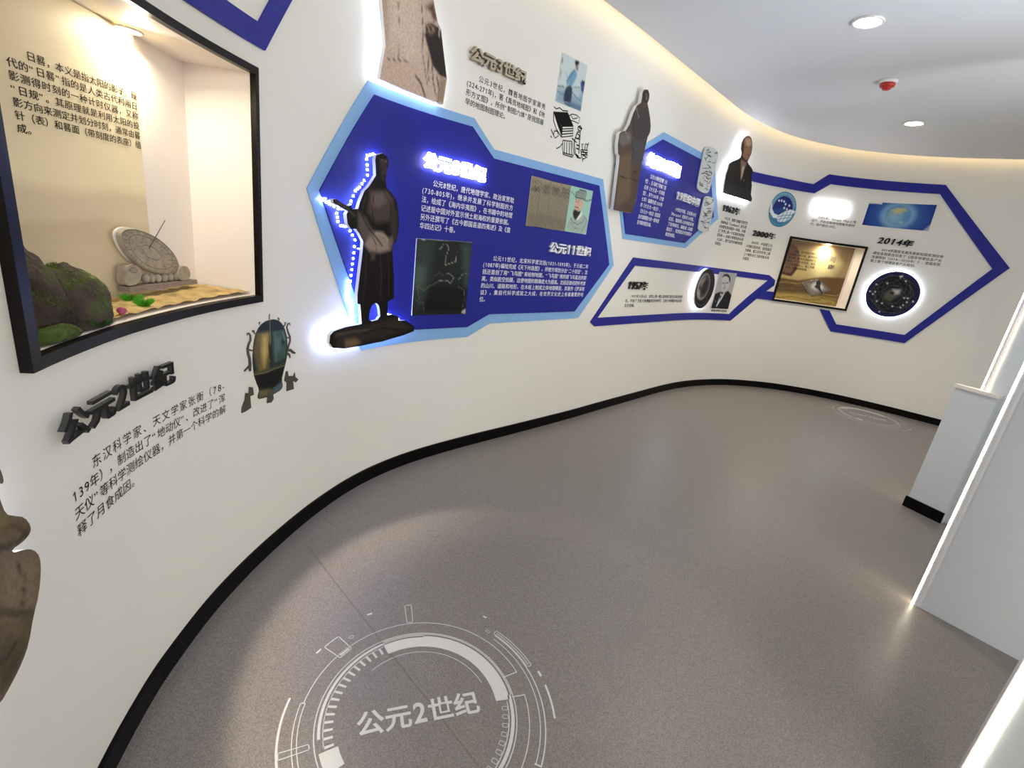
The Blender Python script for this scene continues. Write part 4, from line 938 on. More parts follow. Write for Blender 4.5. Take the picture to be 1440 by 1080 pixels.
# round lens picture
lc = [(8.683,1.178),(9.098,1.372),(8.899,1.484),(8.925,1.019)]
cL = ((lc[0][0] + lc[1][0]) / 2, (lc[2][1] + lc[3][1]) / 2); rL = (lc[1][0] - lc[0][0]) / 2 ; rLz = (lc[2][1] - lc[3][1]) / 2
sh = [Pg('#0f0c0c', 0.03, disc_pts((cL[0] + .01, cL[1]), rL * .95, rLz * .95)), Pg('#a89f96', 0.02, disc_pts((cL[0] - rL * .18, cL[1] + rLz * .1), rL * .66, rLz * .66)), Pg('#3c3735', 0.04, disc_pts((cL[0] - rL * .12, cL[1] + rLz * .12), rL * .58, rLz * .6)),
      Pg('#8a8380', 0.05, U(cL, rL, rLz, [(-.7, .3), (-.3, .6), (-.1, .4), (-.4, .1)])), Pg('#1a1716', 0.03, disc_pts((cL[0] - rL * .02, cL[1] + rLz * .1), rL * .3, rLz * .36)), Pg('#b5b0a0', 0.04, U(cL, rL, rLz, [(-.7, -.1), (-.5, -.1), (-.35, -.4), (-.6, -.3)])),
      Ln('#555050', 0.01, disc_pts((cL[0], cL[1]), rL * .85, rLz * .85)[30:44]), Pg('#4a1d20', 0.03, U(cL, rL, rLz, [(-.5, -.5), (-.3, -.55), (-.1, -.52), (-.3, -.62)]), .7)]
figure('lens_disc', disc_pts(cL, rL, rLz, 48), 0.05, 0.015, 0.0085, '#211a2a', sh, 'round black lens picture disc lit from behind, inside the 1957 frame', 'picture board', tape=M['beadw'], inset=0.012, step=0.03, size=0.012)

# ---- emblem
cE, rE = (10.005, 2.29), 0.205
eb = empty('round_emblem', tuple(WP(cE[0], cE[1] - rE, 0.0)), 'round teal and navy emblem with seven stars above a latticed globe', 'emblem')
star = []
for q in ((-.42, .44), (-.22, .47), (-.02, .45), (.14, .32), (.44, .28), (.34, .06), (.12, .10)): star.append(('C', '#ffffff', 0.012, [(cE[0] + q[0] * rE, cE[1] + q[1] * rE), (cE[0] + q[0] * rE + .011, cE[1] + q[1] * rE)]))
board('emblem_disc', disc_pts(cE, rE, rE, 60), wm, 0.001, 0.006, 0.0065, M['pic'], M['acrylic'], parent=eb, base='#4b8fa6', shapes=
      [Pg('#8fb9cc', 0.006, disc_pts(cE, rE * .80, rE * .80)), Pg('#1c2c72', 0.006, disc_pts(cE, rE * .76, rE * .76)), Pg('#2a4f96', 0.05, U(cE, rE, rE, [(-.7, -.1), (-.3, -.3), (.3, 0), (.2, .1), (-.4, -.05)])),
       Pg('#3d7fa0', 0.006, U(cE, rE, rE, [(-1, -.1), (-.8, -.45), (-.3, -.55), (.2, -.2), (.95, .05), (.8, -.6), (.2, -1), (-.4, -.95), (-.9, -.6)])),
       Pg('#eef2f4', 0.008, U(cE, rE, rE, [(-1.0, .25), (-.92, .3), (-.78, -.05), (-.5, -.3), (-.15, -.35), (.2, -.1), (.6, .08), (.92, .04), (.98, .0), (.9, -.1), (.6, -.08), (.3, -.25), (.0, -.5), (-.5, -.55), (-.9, -.25)])),
       Pg('#e4ecef', 0.008, U(cE, rE, rE, [(.15, -.15), (.5, .0), (.85, -.05), (.78, -.42), (.45, -.65), (-.05, -.72), (-.25, -.52)]))]
      + [Ln('#3d7fa0', 0.010, U(cE, rE, rE, p)) for p in ([(-.2, -.45), (.3, -.3), (.85, -.2)], [(-.15, -.6), (.35, -.45), (.75, -.38)], [(.2, -.12), (.1, -.4), (.0, -.7)], [(.45, -.02), (.4, -.3), (.25, -.66)], [(.68, -.02), (.65, -.25), (.52, -.58)])]
      + [Ln('#cfe2ea', 0.010, U(cE, rE, rE, [(.89 * math.cos(a), .89 * math.sin(a)), (.89 * math.cos(a + .10), .89 * math.sin(a + .10))]), .8) for a in np.arange(.3, 2.9, .2)]
      + [Ln('#8fc0d2', 0.008, U(cE, rE, rE, [(.89 * math.cos(a), .89 * math.sin(a)), (.89 * math.cos(a + .06), .89 * math.sin(a + .06))]), .7) for a in np.arange(3.6, 5.9, .12)] + star)

# ---- earth picture
ep = [(11.076,2.523),(11.219,2.532),(11.761,2.557),(11.771,2.261),(11.078,2.252)]
cc = [(11.420,2.403),(11.567,2.406),(11.381,2.526)]
rx_ = cc[1][0] - cc[0][0]; rz_ = cc[2][1] - cc[0][1]; c0 = cc[0]
tag(board('earth_picture', [ep[0], ep[2], ep[3], ep[4]], wm, 0.001, 0.01, 0.0095, M['pic'], M['acrylic'], base='#20398c', shapes=
     [Pg('#3f6fb4', 0.22, disc_pts(c0, rx_ * 1.7, rz_ * 1.35)), Pg('#9cc6e0', 0.10, disc_pts(c0, rx_ * 1.08, rz_ * 1.08)), Pg('#5c94c0', 0.02, disc_pts(c0, rx_ * .93, rz_ * .93)), Pg('#8db8cc', 0.10, disc_pts((c0[0] - .03, c0[1] - .03), rx_ * .5, rz_ * .5)),
      Pg('#c5c08a', 0.03, U(c0, rx_, rz_, [(-.6, .4), (-.2, .7), (.35, .7), (.55, .5), (.2, .35), (.25, .1), (.0, .2), (-.2, .05), (-.35, .25)])), Pg('#a9b08a', 0.02, U(c0, rx_, rz_, [(-.65, .1), (-.5, .3), (-.45, 0), (-.6, -.1)])), Pg('#d9d9c0', 0.02, U(c0, rx_, rz_, [(.3, -.5), (.5, -.55), (.45, -.75), (.25, -.7)]), .5),
      Pg('#e4e2da', 0.004, [(11.057,2.536),(11.217,2.539),(11.216,2.509),(11.063,2.503)]), Pg('#d5d9e2', 0.02, [(11.713,2.252),(11.770,2.337),(11.794,2.241)], .6)]),
    'blue slanted picture of the earth seen from space above the year 2014', 'picture')

# ---- black and white portrait
bw = empty('portrait_print', tuple(WP(9.3, 1.0, 0.0)), 'black and white photograph of a suited man beside the round lens disc', 'picture')
board('photo', [(9.194,1.463),(9.538,1.469),(9.551,1.024),(9.210,1.022)], wm, 0.0085, 0.012, 0.0065, M['pic'], M['acrylic'], parent=bw, base='#a9a9a8', shapes=
      [Pg('#17161a', 0.01, [(9.220,1.200),(9.318,1.232),(9.385,1.215),(9.459,1.250),(9.555,1.194),(9.555,1.018),(9.207,1.017)]), Pg('#bcbcba', 0.012, smooth_poly([(9.271,1.395),(9.313,1.427),(9.380,1.432),(9.436,1.394),(9.452,1.335),(9.449,1.273),(9.415,1.238),(9.354,1.228),(9.318,1.266),(9.294,1.336)], 1)),
       Pg('#1e1d20', 0.010, [(9.271,1.395),(9.289,1.435),(9.343,1.450),(9.397,1.439),(9.436,1.406),(9.458,1.347),(9.432,1.358),(9.405,1.404),(9.355,1.421),(9.308,1.415)]), Ln('#2a292c', 0.014, [(9.309,1.333),(9.347,1.337)]), Ln('#2a292c', 0.014, [(9.376,1.339),(9.418,1.345)]), Ln('#707070', 0.010, [(9.361,1.329),(9.367,1.293),(9.382,1.291)]), Ln('#4a4a4a', 0.012, [(9.346,1.272),(9.387,1.279)]),
       Pg('#c9c9c6', 0.010, [(9.321,1.223),(9.349,1.194),(9.409,1.228),(9.375,1.146),(9.317,1.045),(9.298,1.044),(9.325,1.169)]), Pg('#3a3a3e', 0.008, [(9.320,1.181),(9.357,1.189),(9.345,1.145),(9.331,1.132)]), Ln('#8b8b8e', 0.014, [(9.257,1.115),(9.256,1.098)]), Ln('#3c3b40', 0.01, [(9.404,1.123),(9.488,1.134)])])
paragraph('caption', ['谢尔盖·科罗廖夫 总设计师'], [(9.239,0.991),(9.548,0.994),(9.387,1.006),(9.398,0.978)], wm, 0.003, M['ink'], '', parent=bw, bold=0.03)

# ---- tablet map
tb = [(4.853,1.458),(5.293,1.471),(5.299,1.009),(4.857,1.012)]
tag(board('tablet_map_picture', tb, wm, 0.0125, 0.020, 0.0075, M['picgrain'], M['acrylic'], base='#242826', shapes=
    [Pg('#34403a', 0.08, [(4.835,1.454),(4.986,1.461),(4.978,1.230),(4.942,1.053),(4.844,1.158)]), Pg('#4c5c50', 0.06, [(4.856,1.307),(4.930,1.299),(4.928,1.188),(4.861,1.188)]), Pg('#171614', 0.06, [(4.995,1.199),(5.278,1.188),(5.288,1.013),(4.918,1.023)]), Pg('#3b4a44', 0.05, [(5.207,1.448),(5.291,1.460),(5.307,1.194),(5.270,1.193)]),
     Ln('#b9bdb0', 0.0048, [(5.029,1.407),(5.051,1.421),(5.059,1.444),(5.082,1.443),(5.108,1.425),(5.091,1.373),(5.091,1.319),(5.130,1.331),(5.171,1.344),(5.177,1.404)], .65), Ln('#a3a89b', 0.0054, [(5.051,1.221),(5.088,1.226),(5.123,1.223),(5.146,1.207),(5.169,1.245),(5.124,1.270),(5.103,1.270)], .65), Ln('#a3a89b', 0.0048, [(5.166,1.243),(5.220,1.239),(5.238,1.269),(5.274,1.275)], .65),
     Ln('#6d7568', 0.0060, [(4.902,1.117),(4.881,1.188),(4.938,1.163),(4.982,1.189),(5.048,1.216)], .65), Ln('#59604f', 0.0060, [(4.874,1.117),(4.905,1.081),(4.938,1.095),(4.952,1.021)], .65), Ln('#6d7568', 0.0048, [(5.205,1.192),(5.267,1.166),(5.275,1.104),(5.270,1.059)], .65), Ln('#5d655a', 0.0048, [(5.010,1.251),(5.055,1.273),(5.085,1.253)], .65), Ln('#5d655a', 0.0042, [(5.148,1.303),(5.219,1.301),(5.260,1.324)], .65),
     Pg('#b8aea0', 0.006, [(5.261,1.016),(5.270,1.033),(5.297,1.044),(5.299,1.009)]), Ln('#c9cec8', 0.0036, [(4.853,1.457),(4.966,1.460),(5.053,1.463)], .65), Ln('#d0d4cf', 0.0072, [(4.887,1.458),(4.914,1.455)], .65), Ln('#8d978c', 0.0036, [(5.053,1.463),(5.294,1.470)], .65)]),
    'dark stone tablet picture with pale river lines beside the bronze figure', 'picture')

# ---- steles and official
st = empty('stele_picture', tuple(WP(6.7, 1.6, 0.012)), 'picture of four grey stone slabs next to a drawn official on green', 'picture')
tp = [(5.754,1.946),(5.857,1.947),(5.960,1.945),(6.060,1.947),(6.175,1.951),(6.447,1.954)]
bt = [(5.762,1.622),(5.866,1.627),(5.970,1.627),(6.071,1.626),(6.185,1.629),(6.453,1.630)]
def lerp(a, b, t): return (a[0] + (b[0] - a[0]) * t, a[1] + (b[1] - a[1]) * t)
for k in range(4):
    g_ = 0.012
    q = [lerp(tp[k], tp[k + 1], g_), lerp(tp[k], tp[k + 1], 1 - 4 * g_), lerp(bt[k], bt[k + 1], 1 - 4 * g_), lerp(bt[k], bt[k + 1], g_)]
    sh = [Pg('#7d7462', 0.04, [lerp(q[0], q[3], .7), lerp(q[1], q[2], .75), q[2], q[3]], .8)]
    r_ = np.random.default_rng(k)
    for j in range(7):
        y = .06 + r_.random() * .22; sh.append(Ln('#4a4436', 0.006, [lerp(lerp(q[0], q[3], y), lerp(q[1], q[2], y), x_) if i_ % 2 else lerp(lerp(q[0], q[3], y + .05), lerp(q[1], q[2], y + .05), x_) for i_, x_ in enumerate(np.linspace(.05 + .3 * r_.random(), .95, 5))], .7))
    sh.append(Pg('#aaa288', 0.03, [q[0], q[1], lerp(q[1], q[2], .05), lerp(q[0], q[3], .05)], .6))
    board('stone_slab', q, wm, 0.0125, 0.017, 0.0085, M['picfine'], M['acrylic'], shapes=sh, base='#8f8670', parent=st)
board('backing', [tp[0], tp[4], bt[4], bt[0]], wm, 0.0122, 0.0135, 0.08, M['black'], M['black'], parent=st)
board('official_portrait', [tp[4], tp[5], bt[5], bt[4]], wm, 0.0125, 0.017, 0.0075, M['pic'], M['acrylic'], parent=st, base='#a5cdbb', shapes=
      [Pg('#a8b8ab', 0.008, smooth_poly([(6.199,1.636),(6.198,1.698),(6.238,1.739),(6.306,1.760),(6.391,1.771),(6.445,1.739),(6.461,1.630)], 1)), Ln('#4f5e55', 0.007, [(6.230,1.732),(6.258,1.705),(6.325,1.693),(6.384,1.719),(6.393,1.745)]), Ln('#4f5e55', 0.006, [(6.382,1.763),(6.434,1.737),(6.381,1.635)]), Ln('#7d8d82', 0.006, [(6.228,1.701),(6.291,1.664),(6.357,1.658)]),
       Pg('#d9b394', 0.008, smooth_poly([(6.248,1.875),(6.345,1.871),(6.355,1.835),(6.339,1.796),(6.277,1.788),(6.250,1.809)], 1)), Pg('#8b998b', 0.008, [(6.245,1.920),(6.280,1.926),(6.282,1.940),(6.362,1.941),(6.371,1.927),(6.369,1.881),(6.246,1.881)]), Ln('#45504a', 0.006, [(6.245,1.920),(6.246,1.881),(6.369,1.879),(6.371,1.927),(6.362,1.941),(6.282,1.940),(6.280,1.926),(6.245,1.920)]), Ln('#45504a', 0.006, [(6.297,1.942),(6.305,1.920),(6.346,1.921)]),
       Ln('#6a8278', 0.008, [(6.186,1.913),(6.226,1.896),(6.245,1.884)]), Ln('#55665c', 0.010, [(6.362,1.875),(6.403,1.876),(6.444,1.891)]), Pg('#2b2b28', 0.010, smooth_poly([(6.242,1.783),(6.264,1.798),(6.310,1.786),(6.339,1.799),(6.329,1.757),(6.292,1.716),(6.252,1.747)], 1)), Ln('#2b2b28', 0.007, [(6.255,1.809),(6.275,1.815),(6.303,1.810),(6.304,1.797)]),
       Ln('#2b2b28', 0.006, [(6.253,1.865),(6.270,1.871)]), Ln('#2b2b28', 0.006, [(6.292,1.867),(6.318,1.870)]), Ln('#2b2b28', 0.005, [(6.260,1.850),(6.272,1.853)]), Ln('#2b2b28', 0.005, [(6.295,1.852),(6.314,1.854)]), Ln('#7a5640', 0.004, [(6.283,1.859),(6.281,1.834),(6.294,1.833)]), Pg('#f0efe8', 0.006, [(6.327,1.763),(6.355,1.798),(6.359,1.767),(6.325,1.731),(6.296,1.723)])])

# ---- scholar painting and ink drawing
tag(board('scholar_painting', [(5.892,2.714),(6.159,2.722),(6.165,2.439),(5.893,2.432)], wm, 0.001, 0.005, 0.008, M['pic'], M['acrylic'], base='#c9d6d2', shapes=
    [Pg('#8ea8b4', 0.05, [(5.892,2.511),(6.175,2.569),(6.168,2.427),(5.891,2.425)]), Pg('#b9c9c9', 0.03, [(6.037,2.545),(6.133,2.558),(6.122,2.506),(6.047,2.507)]), Pg('#5d7a94', 0.03, [(6.033,2.469),(6.177,2.472),(6.165,2.437),(6.007,2.428)]), Ln('#6f8ba0', 0.012, [(6.042,2.526),(6.097,2.507),(6.156,2.501)]), Ln('#6f8ba0', 0.010, [(5.897,2.493),(5.945,2.486),(5.976,2.501)]),
     Pg('#46528a', 0.012, [(6.113,2.607),(6.133,2.623),(6.161,2.620),(6.169,2.567),(6.155,2.550),(6.132,2.561)]), Pg('#2f3560', 0.012, [(6.127,2.621),(6.160,2.624),(6.161,2.603),(6.134,2.599)]), Ln('#6c7f90', 0.008, [(6.046,2.557),(6.115,2.575)]), Ln('#5d6a5a', 0.010, [(5.890,2.521),(5.950,2.533)]),
     Pg('#75a0b8', 0.012, smooth_poly([(6.024,2.658),(6.058,2.655),(6.066,2.627),(6.053,2.597),(6.037,2.565),(5.991,2.537),(5.971,2.566),(5.985,2.610)], 1)), Ln('#3d5a74', 0.008, [(6.031,2.653),(5.996,2.607),(5.975,2.574),(5.996,2.540)]), Pg('#a7c2d0', 0.012, [(5.980,2.556),(6.000,2.568),(6.009,2.537),(5.995,2.530)]), Pg('#353c50', 0.012, smooth_poly([(5.977,2.545),(6.032,2.564),(6.046,2.520),(6.046,2.457),(6.001,2.454),(5.966,2.451),(5.965,2.498)], 1)),
     Pg('#b28f7c', 0.010, smooth_poly([(6.036,2.688),(6.063,2.693),(6.071,2.679),(6.056,2.661),(6.039,2.662)], 1)), Pg('#262228', 0.010, smooth_poly([(6.023,2.707),(6.049,2.721),(6.070,2.715),(6.069,2.695),(6.036,2.681)], 1)), Ln('#262228', 0.010, [(6.058,2.681),(6.065,2.664)]), Ln('#4a4a4a', 0.012, [(5.900,2.685),(5.901,2.657)]), Ln('#7a7f7c', 0.008, [(5.902,2.618),(5.908,2.562)]), Ln('#49545c', 0.010, [(5.986,2.442),(6.040,2.445)]), Ln('#9eb0b0', 0.008, [(5.953,2.614),(5.976,2.594)])]),
    'upright blue grey painting of a robed scholar walking by water', 'picture')
ik = empty('ink_drawing', tuple(WP(6.3, 2.0, 0.0)), 'black ink drawing of a roofed cart, a person and baskets below the painting', 'picture')
hatch = []
A_, B_, C_, D_ = [(5.894,2.369),(6.033,2.400),(6.113,2.334),(6.000,2.307)]
E_ = [(6.011,2.241)][0]
for t in np.linspace(0.02, .98, 13): hatch.append([lerp(A_, B_, t), lerp(D_, C_, t)])
for t in np.linspace(0.05, .95, 11): hatch.append([lerp(A_, D_, t), lerp(B_, C_, t)])
for t in np.linspace(0.05, .95, 9): hatch.append([lerp(A_, D_, t), lerp(lerp(A_, E_, .35), E_, t)])
strokes('roof_hatching', hatch, 0.008, wm, 0.0012, M['ink'], ik)
strokes('cart_drawing', [[(6.001,2.305),(6.114,2.332),(6.125,2.273),(6.012,2.240),(6.001,2.305)], [(6.005,2.290),(6.115,2.318)], [(6.007,2.275),(6.119,2.304)], [(6.010,2.258),(6.122,2.289)], [(5.894,2.372),(5.903,2.320),(5.943,2.275),(6.009,2.239)], [(5.890,2.398),(5.914,2.391),(5.945,2.406),(5.983,2.398),(6.035,2.408)], [(5.893,2.263),(5.916,2.241),(5.929,2.237)], [(5.929,2.261),(5.923,2.235),(5.945,2.219),(5.975,2.240),(5.957,2.264),(5.929,2.261)], [(5.897,2.223),(5.911,2.215)]], 0.007, wm, 0.0012, M['ink'], ik)
strokes('cloud_drawing', [[(6.053,2.384),(6.080,2.401),(6.129,2.407),(6.170,2.399),(6.167,2.362),(6.115,2.364),(6.072,2.361),(6.053,2.384)], [(6.070,2.392),(6.100,2.375),(6.146,2.393)]], 0.006, wm, 0.0012, M['ink'], ik)
strokes('person_drawing', [[(6.167,2.341),(6.190,2.352),(6.213,2.340),(6.199,2.319),(6.172,2.324),(6.167,2.341)], [(6.169,2.309),(6.201,2.312),(6.209,2.255),(6.223,2.176)], [(6.169,2.309),(6.156,2.265),(6.151,2.235),(6.183,2.168),(6.227,2.154)], [(6.162,2.267),(6.201,2.268)], [(6.119,2.257),(6.176,2.240)], [(6.183,2.168),(6.215,2.148),(6.254,2.152)], [(6.177,2.342),(6.211,2.335)], [(6.172,2.298),(6.199,2.290),(6.188,2.265)], [(6.190,2.166),(6.226,2.158)], [(6.180,2.227),(6.209,2.225)], [(6.183,2.205),(6.215,2.204)]], 0.009, wm, 0.0012, M['ink'], ik)
strokes('crate_drawing', [[(6.028,2.223),(6.125,2.237),(6.171,2.165),(6.158,2.140),(6.050,2.138),(6.033,2.181),(6.028,2.223)], [(6.047,2.220),(6.061,2.143)], [(6.071,2.225),(6.090,2.145)], [(6.096,2.227),(6.121,2.148)], [(6.117,2.229),(6.149,2.150)], [(5.972,2.158),(6.004,2.175),(6.027,2.202)], [(6.050,2.138),(6.158,2.139)], [(6.050,2.148),(6.159,2.152)]], 0.007, wm, 0.0012, M['ink'], ik)
strokes('basket_drawing', [[(6.239,2.205),(6.317,2.218),(6.324,2.173),(6.282,2.151),(6.258,2.164),(6.239,2.205)], [(6.246,2.192),(6.322,2.203)], [(6.252,2.178),(6.323,2.188)], [(6.258,2.209),(6.240,2.247),(6.261,2.244)], [(6.284,2.215),(6.279,2.255),(6.307,2.253)], [(6.303,2.219),(6.315,2.270)], [(6.275,2.152),(6.280,2.134)], [(6.260,2.202),(6.311,2.193)], [(6.268,2.174),(6.310,2.174)]], 0.008, wm, 0.0012, M['ink'], ik)

# ---- two card boards with squiggles
def card(q, label, seed):
    root = empty('map_card', tuple(WP(q[0][0], min(p[1] for p in q), 0.03)), label, 'card')
    rp = smooth_poly([lerp(q[i], q[(i + j) % 4], t) for i in range(4) for j, t in ((3, .06), (1, .06))] if False else [p for i in range(4) for p in (lerp(q[i], q[i - 1], .07 if i % 2 else .18), lerp(q[i], q[(i + 1) % 4], .18 if i % 2 else .07))], 2)
    board('board', rp, wm, 0.016, 0.028, 0.03, M['cardm'], M['acrylic'], parent=root, back=True)
    r_ = np.random.default_rng(seed); L_ = []
    for k in range(22):
        u0, v0 = r_.uniform(.2, .8), .05 + .9 * (k / 22); ln = []
        for j in range(6):
            u0 = min(.88, max(.12, u0 + r_.normal(0, .16))); v0 = min(.95, max(.05, v0 + r_.normal(0, .03)))
            ln.append(lerp(lerp(q[0], q[3], v0), lerp(q[1], q[2], v0), u0))
        L_.append(ln)
    strokes('line_drawing', L_, 0.007, wm, 0.0286, M['cardink'], root)
    pins = MB(); c_ = lerp(lerp(q[0], q[2], .5), q[0], .3); d_ = lerp(lerp(q[0], q[2], .5), q[2], .3)
    for p in (c_, d_): pins.tube([WP(p[0], p[1], 0.013), WP(p[0], p[1], 0.0158)], 0.006, 8)
    pins.build('stand_off', M['acrylic'], root)
M['cardm'] = mat('pale_card', '#cfd3cf', 0.5, noise=(30, 0.06, 3)); M['cardink'] = mat('dark_card_ink', '#4c4f45', 0.6)
card([(8.156,2.648),(8.504,2.658),(8.490,2.230),(8.183,2.231)], 'upper pale card with dark line drawing at the right of the smaller navy board', 2)
card([(8.404,2.216),(8.668,2.215),(8.708,1.862),(8.429,1.860)], 'lower pale card with green line drawing at the right of the smaller navy board', 9)

# ---- ancient seismograph picture: barrel, dragons and toads
sg = empty('seismograph_picture', tuple(WP(3.95, 1.0, 0.003)), 'printed bronze barrel seismograph with dragons and toads beside the large show case', 'picture')
mb_ = wall_map(0.0)
bar = smooth_poly([(3.830,1.095),(3.865,1.092),(3.897,1.077),(3.923,1.047),(3.939,1.004),(3.942,0.953),(3.937,0.913),(3.928,0.887),(3.914,0.854),(3.900,0.820),(3.910,0.789),(3.896,0.774),(3.858,0.769),(3.825,0.768),(3.786,0.771),(3.748,0.778),(3.744,0.793),(3.756,0.816),(3.741,0.847),(3.727,0.881),(3.722,0.911),(3.719,0.958),(3.726,1.010),(3.740,1.052),(3.765,1.079),(3.796,1.092)], 1)
board('barrel', bar, wm, 0.0005, 0.003, 0.0030, M['pic'], M['pic'], parent=sg, base='#273330', shapes=
      [Pg('#776a3c', 0.03, [(3.755,1.060),(3.829,1.054),(3.831,1.011),(3.812,0.889),(3.758,0.889),(3.734,0.988)]), Pg('#c2a663', 0.025, [(3.785,1.036),(3.813,1.035),(3.814,0.962),(3.790,0.907),(3.775,0.971)]), Pg('#6c4f4a', 0.02, [(3.747,1.014),(3.766,1.010),(3.762,0.914),(3.744,0.927)], .8),
       Pg('#40564f', 0.012, [(3.845,1.047),(3.923,1.040),(3.937,0.991),(3.928,0.915),(3.855,0.905),(3.846,0.964)]), Pg('#56706d', 0.02, [(3.863,1.013),(3.896,1.012),(3.895,0.954),(3.862,0.952)], .9), Pg('#1e2826', 0.015, [(3.765,1.079),(3.830,1.095),(3.897,1.077),(3.923,1.043),(3.845,1.049),(3.758,1.053)]), Ln('#16191a', 0.006, [(3.836,1.090),(3.839,1.009),(3.829,0.915)]), Ln('#8a8250', 0.004, [(3.830,1.091),(3.832,1.010),(3.824,0.917)]),
       Pg('#161512', 0.02, [(3.730,0.884),(3.918,0.876),(3.893,0.817),(3.866,0.797),(3.756,0.820)]), Ln('#7d7a52', 0.005, [(3.728,0.889),(3.796,0.879),(3.861,0.881),(3.928,0.880)]), Ln('#5c5636', 0.004, [(3.731,0.897),(3.796,0.888),(3.861,0.888),(3.928,0.890)]), Pg('#4c5b62', 0.012, [(3.846,0.798),(3.900,0.811),(3.910,0.787),(3.886,0.772),(3.845,0.771)]), Pg('#6a5f3c', 0.012, [(3.756,0.812),(3.813,0.803),(3.839,0.791),(3.819,0.774),(3.755,0.781)]),
       Pg('#26332f', 0.008, smooth_poly([(3.899,0.998),(3.921,0.994),(3.923,0.971),(3.902,0.977)], 1)), Pg('#2c2a1c', 0.006, smooth_poly([(3.818,1.002),(3.832,0.997),(3.837,0.922),(3.826,0.920),(3.820,0.961)], 1)), Ln('#6a7f78', 0.004, [(3.860,1.038),(3.862,0.961),(3.868,0.911)]), Ln('#8fa69e', 0.004, [(3.909,1.032),(3.924,0.993)]), Ln('#1c2422', 0.005, [(3.841,1.049),(3.926,1.042)])])
M['dragon'] = mat('printed_bronze_dark', '#4a4638', 0.5, noise=(120, 0.4, 4)); M['toad'] = mat('printed_bronze_olive', '#474634', 0.5, noise=(140, 0.45, 4))
for k, ln in enumerate([([(3.697,1.054),(3.696,1.061),(3.705,1.061),(3.713,1.050),(3.714,1.033),(3.703,1.019),(3.696,1.004),(3.697,0.984),(3.705,0.961),(3.707,0.940),(3.705,0.924)], [.003, .004, .005, .007, .009, .010, .011, .012, .012, .014, .016]),
        ([(3.708,0.932),(3.690,0.926),(3.672,0.918)], [.012, .008, .007]), ([(3.727,1.061),(3.727,1.067),(3.734,1.066),(3.737,1.055),(3.746,1.050)], [.003, .004, .004, .004, .004]),
        ([(3.960,1.052),(3.957,1.062),(3.947,1.061),(3.938,1.047),(3.946,1.025),(3.959,1.001),(3.960,0.982),(3.949,0.961),(3.942,0.940)], [.003, .004, .005, .006, .007, .009, .009, .009, .010]), ([(3.939,0.943),(3.963,0.940),(3.977,0.928),(3.995,0.919)], [.010, .012, .012, .007]), ([(3.942,0.930),(3.956,0.918),(3.959,0.906)], [.012, .009, .005]),
        ([(3.935,1.065),(3.926,1.069),(3.928,1.060),(3.918,1.053)], [.003, .004, .004, .004]), ([(3.830,1.118),(3.828,1.108),(3.828,1.096)], [.0015, .002, .003]), ([(3.881,1.090),(3.884,1.095),(3.889,1.089),(3.886,1.083)], [.003, .003, .003, .003]), ([(3.768,1.084),(3.767,1.094),(3.774,1.092)], [.003, .003, .003]),
        ([(3.702,0.997),(3.722,0.988)], [.006, .006]), ([(3.939,1.002),(3.956,0.994)], [.005, .005]), ([(3.705,0.928),(3.707,0.909)], [.016, .010])]):
    board('dragon', ribbon_poly(ln[0], ln[1]), wm, 0.0005, 0.0036, 0.02, M['dragon'], M['dragon'], parent=sg, grid=False)
for q in ([(3.698,0.846),(3.719,0.838),(3.723,0.805),(3.701,0.807),(3.705,0.756),(3.673,0.752),(3.649,0.753),(3.651,0.775),(3.669,0.800),(3.675,0.828),(3.694,0.821)], [(3.931,0.849),(3.942,0.849),(3.948,0.824),(3.982,0.816),(3.990,0.830),(3.995,0.808),(4.016,0.790),(3.998,0.781),(3.978,0.793),(3.984,0.753),(3.934,0.757),(3.936,0.796),(3.920,0.810)], [(3.813,0.799),(3.842,0.791),(3.846,0.747),(3.831,0.737),(3.804,0.742),(3.807,0.773)]):
    board('toad', q, wm, 0.0005, 0.0036, 0.02, M['toad'], M['toad'], parent=sg, grid=False)

# ================================================================== LETTERING ON THE WALL
title('raised_title', '公元2世纪', [(2.814,1.047),(3.278,0.998),(3.261,1.065),(2.823,0.997)], wm, 0.018, 0.012, M['black'], M['blackside'], 'black raised century title under the large show case', bold=0.022)
title('raised_title', '公元3世纪', [(5.129,2.430),(5.584,2.488),(5.154,2.507),(5.575,2.437)], wm, 0.008, 0.022, M['bronze'], M['bronzeside'], 'bronze coloured raised century title beside the large stone robe', bold=0.038)
title('glowing_title', '公元8世纪', [(4.855,1.879),(5.338,1.879),(4.879,1.914),(5.308,1.833)], wm, 0.020, 0.016, M['glow'], M['glow'], 'glowing white century title on the large navy board', bold=0.04)
title('raised_title', '公元11世纪', [(6.031,1.473),(6.547,1.525),(6.059,1.537),(6.542,1.464)], wm, 0.013, 0.016, M['white'], M['alu'], 'unlit white raised century title on the large navy board', bold=0.035)
title('glowing_title', '公元13世纪', [(7.125,2.297),(7.757,2.362),(7.207,2.371),(7.650,2.270)], wm, 0.020, 0.016, M['glow'], M['glow'], 'glowing white title on the smaller navy board', bold=0.05)
title('raised_title', '19世纪中国', [(7.797,2.110),(8.335,2.142),(7.805,2.162),(8.319,2.088)], wm, 0.013, 0.016, M['white'], M['alu'], 'unlit white raised title on the smaller navy board', bold=0.03)
title('raised_title', '1962年', [(8.915,2.147),(9.279,2.177),(8.924,2.194),(9.222,2.122)], wm, 0.004, 0.016, M['black'], M['blackside'], 'black raised year title below the man in the dark jacket', bold=0.018)
title('raised_title', '2000年', [(9.626,1.944),(10.014,1.992),(9.645,2.002),(9.977,1.932)], wm, 0.004, 0.016, M['black'], M['blackside'], 'black raised year title below the round emblem', bold=0.018)
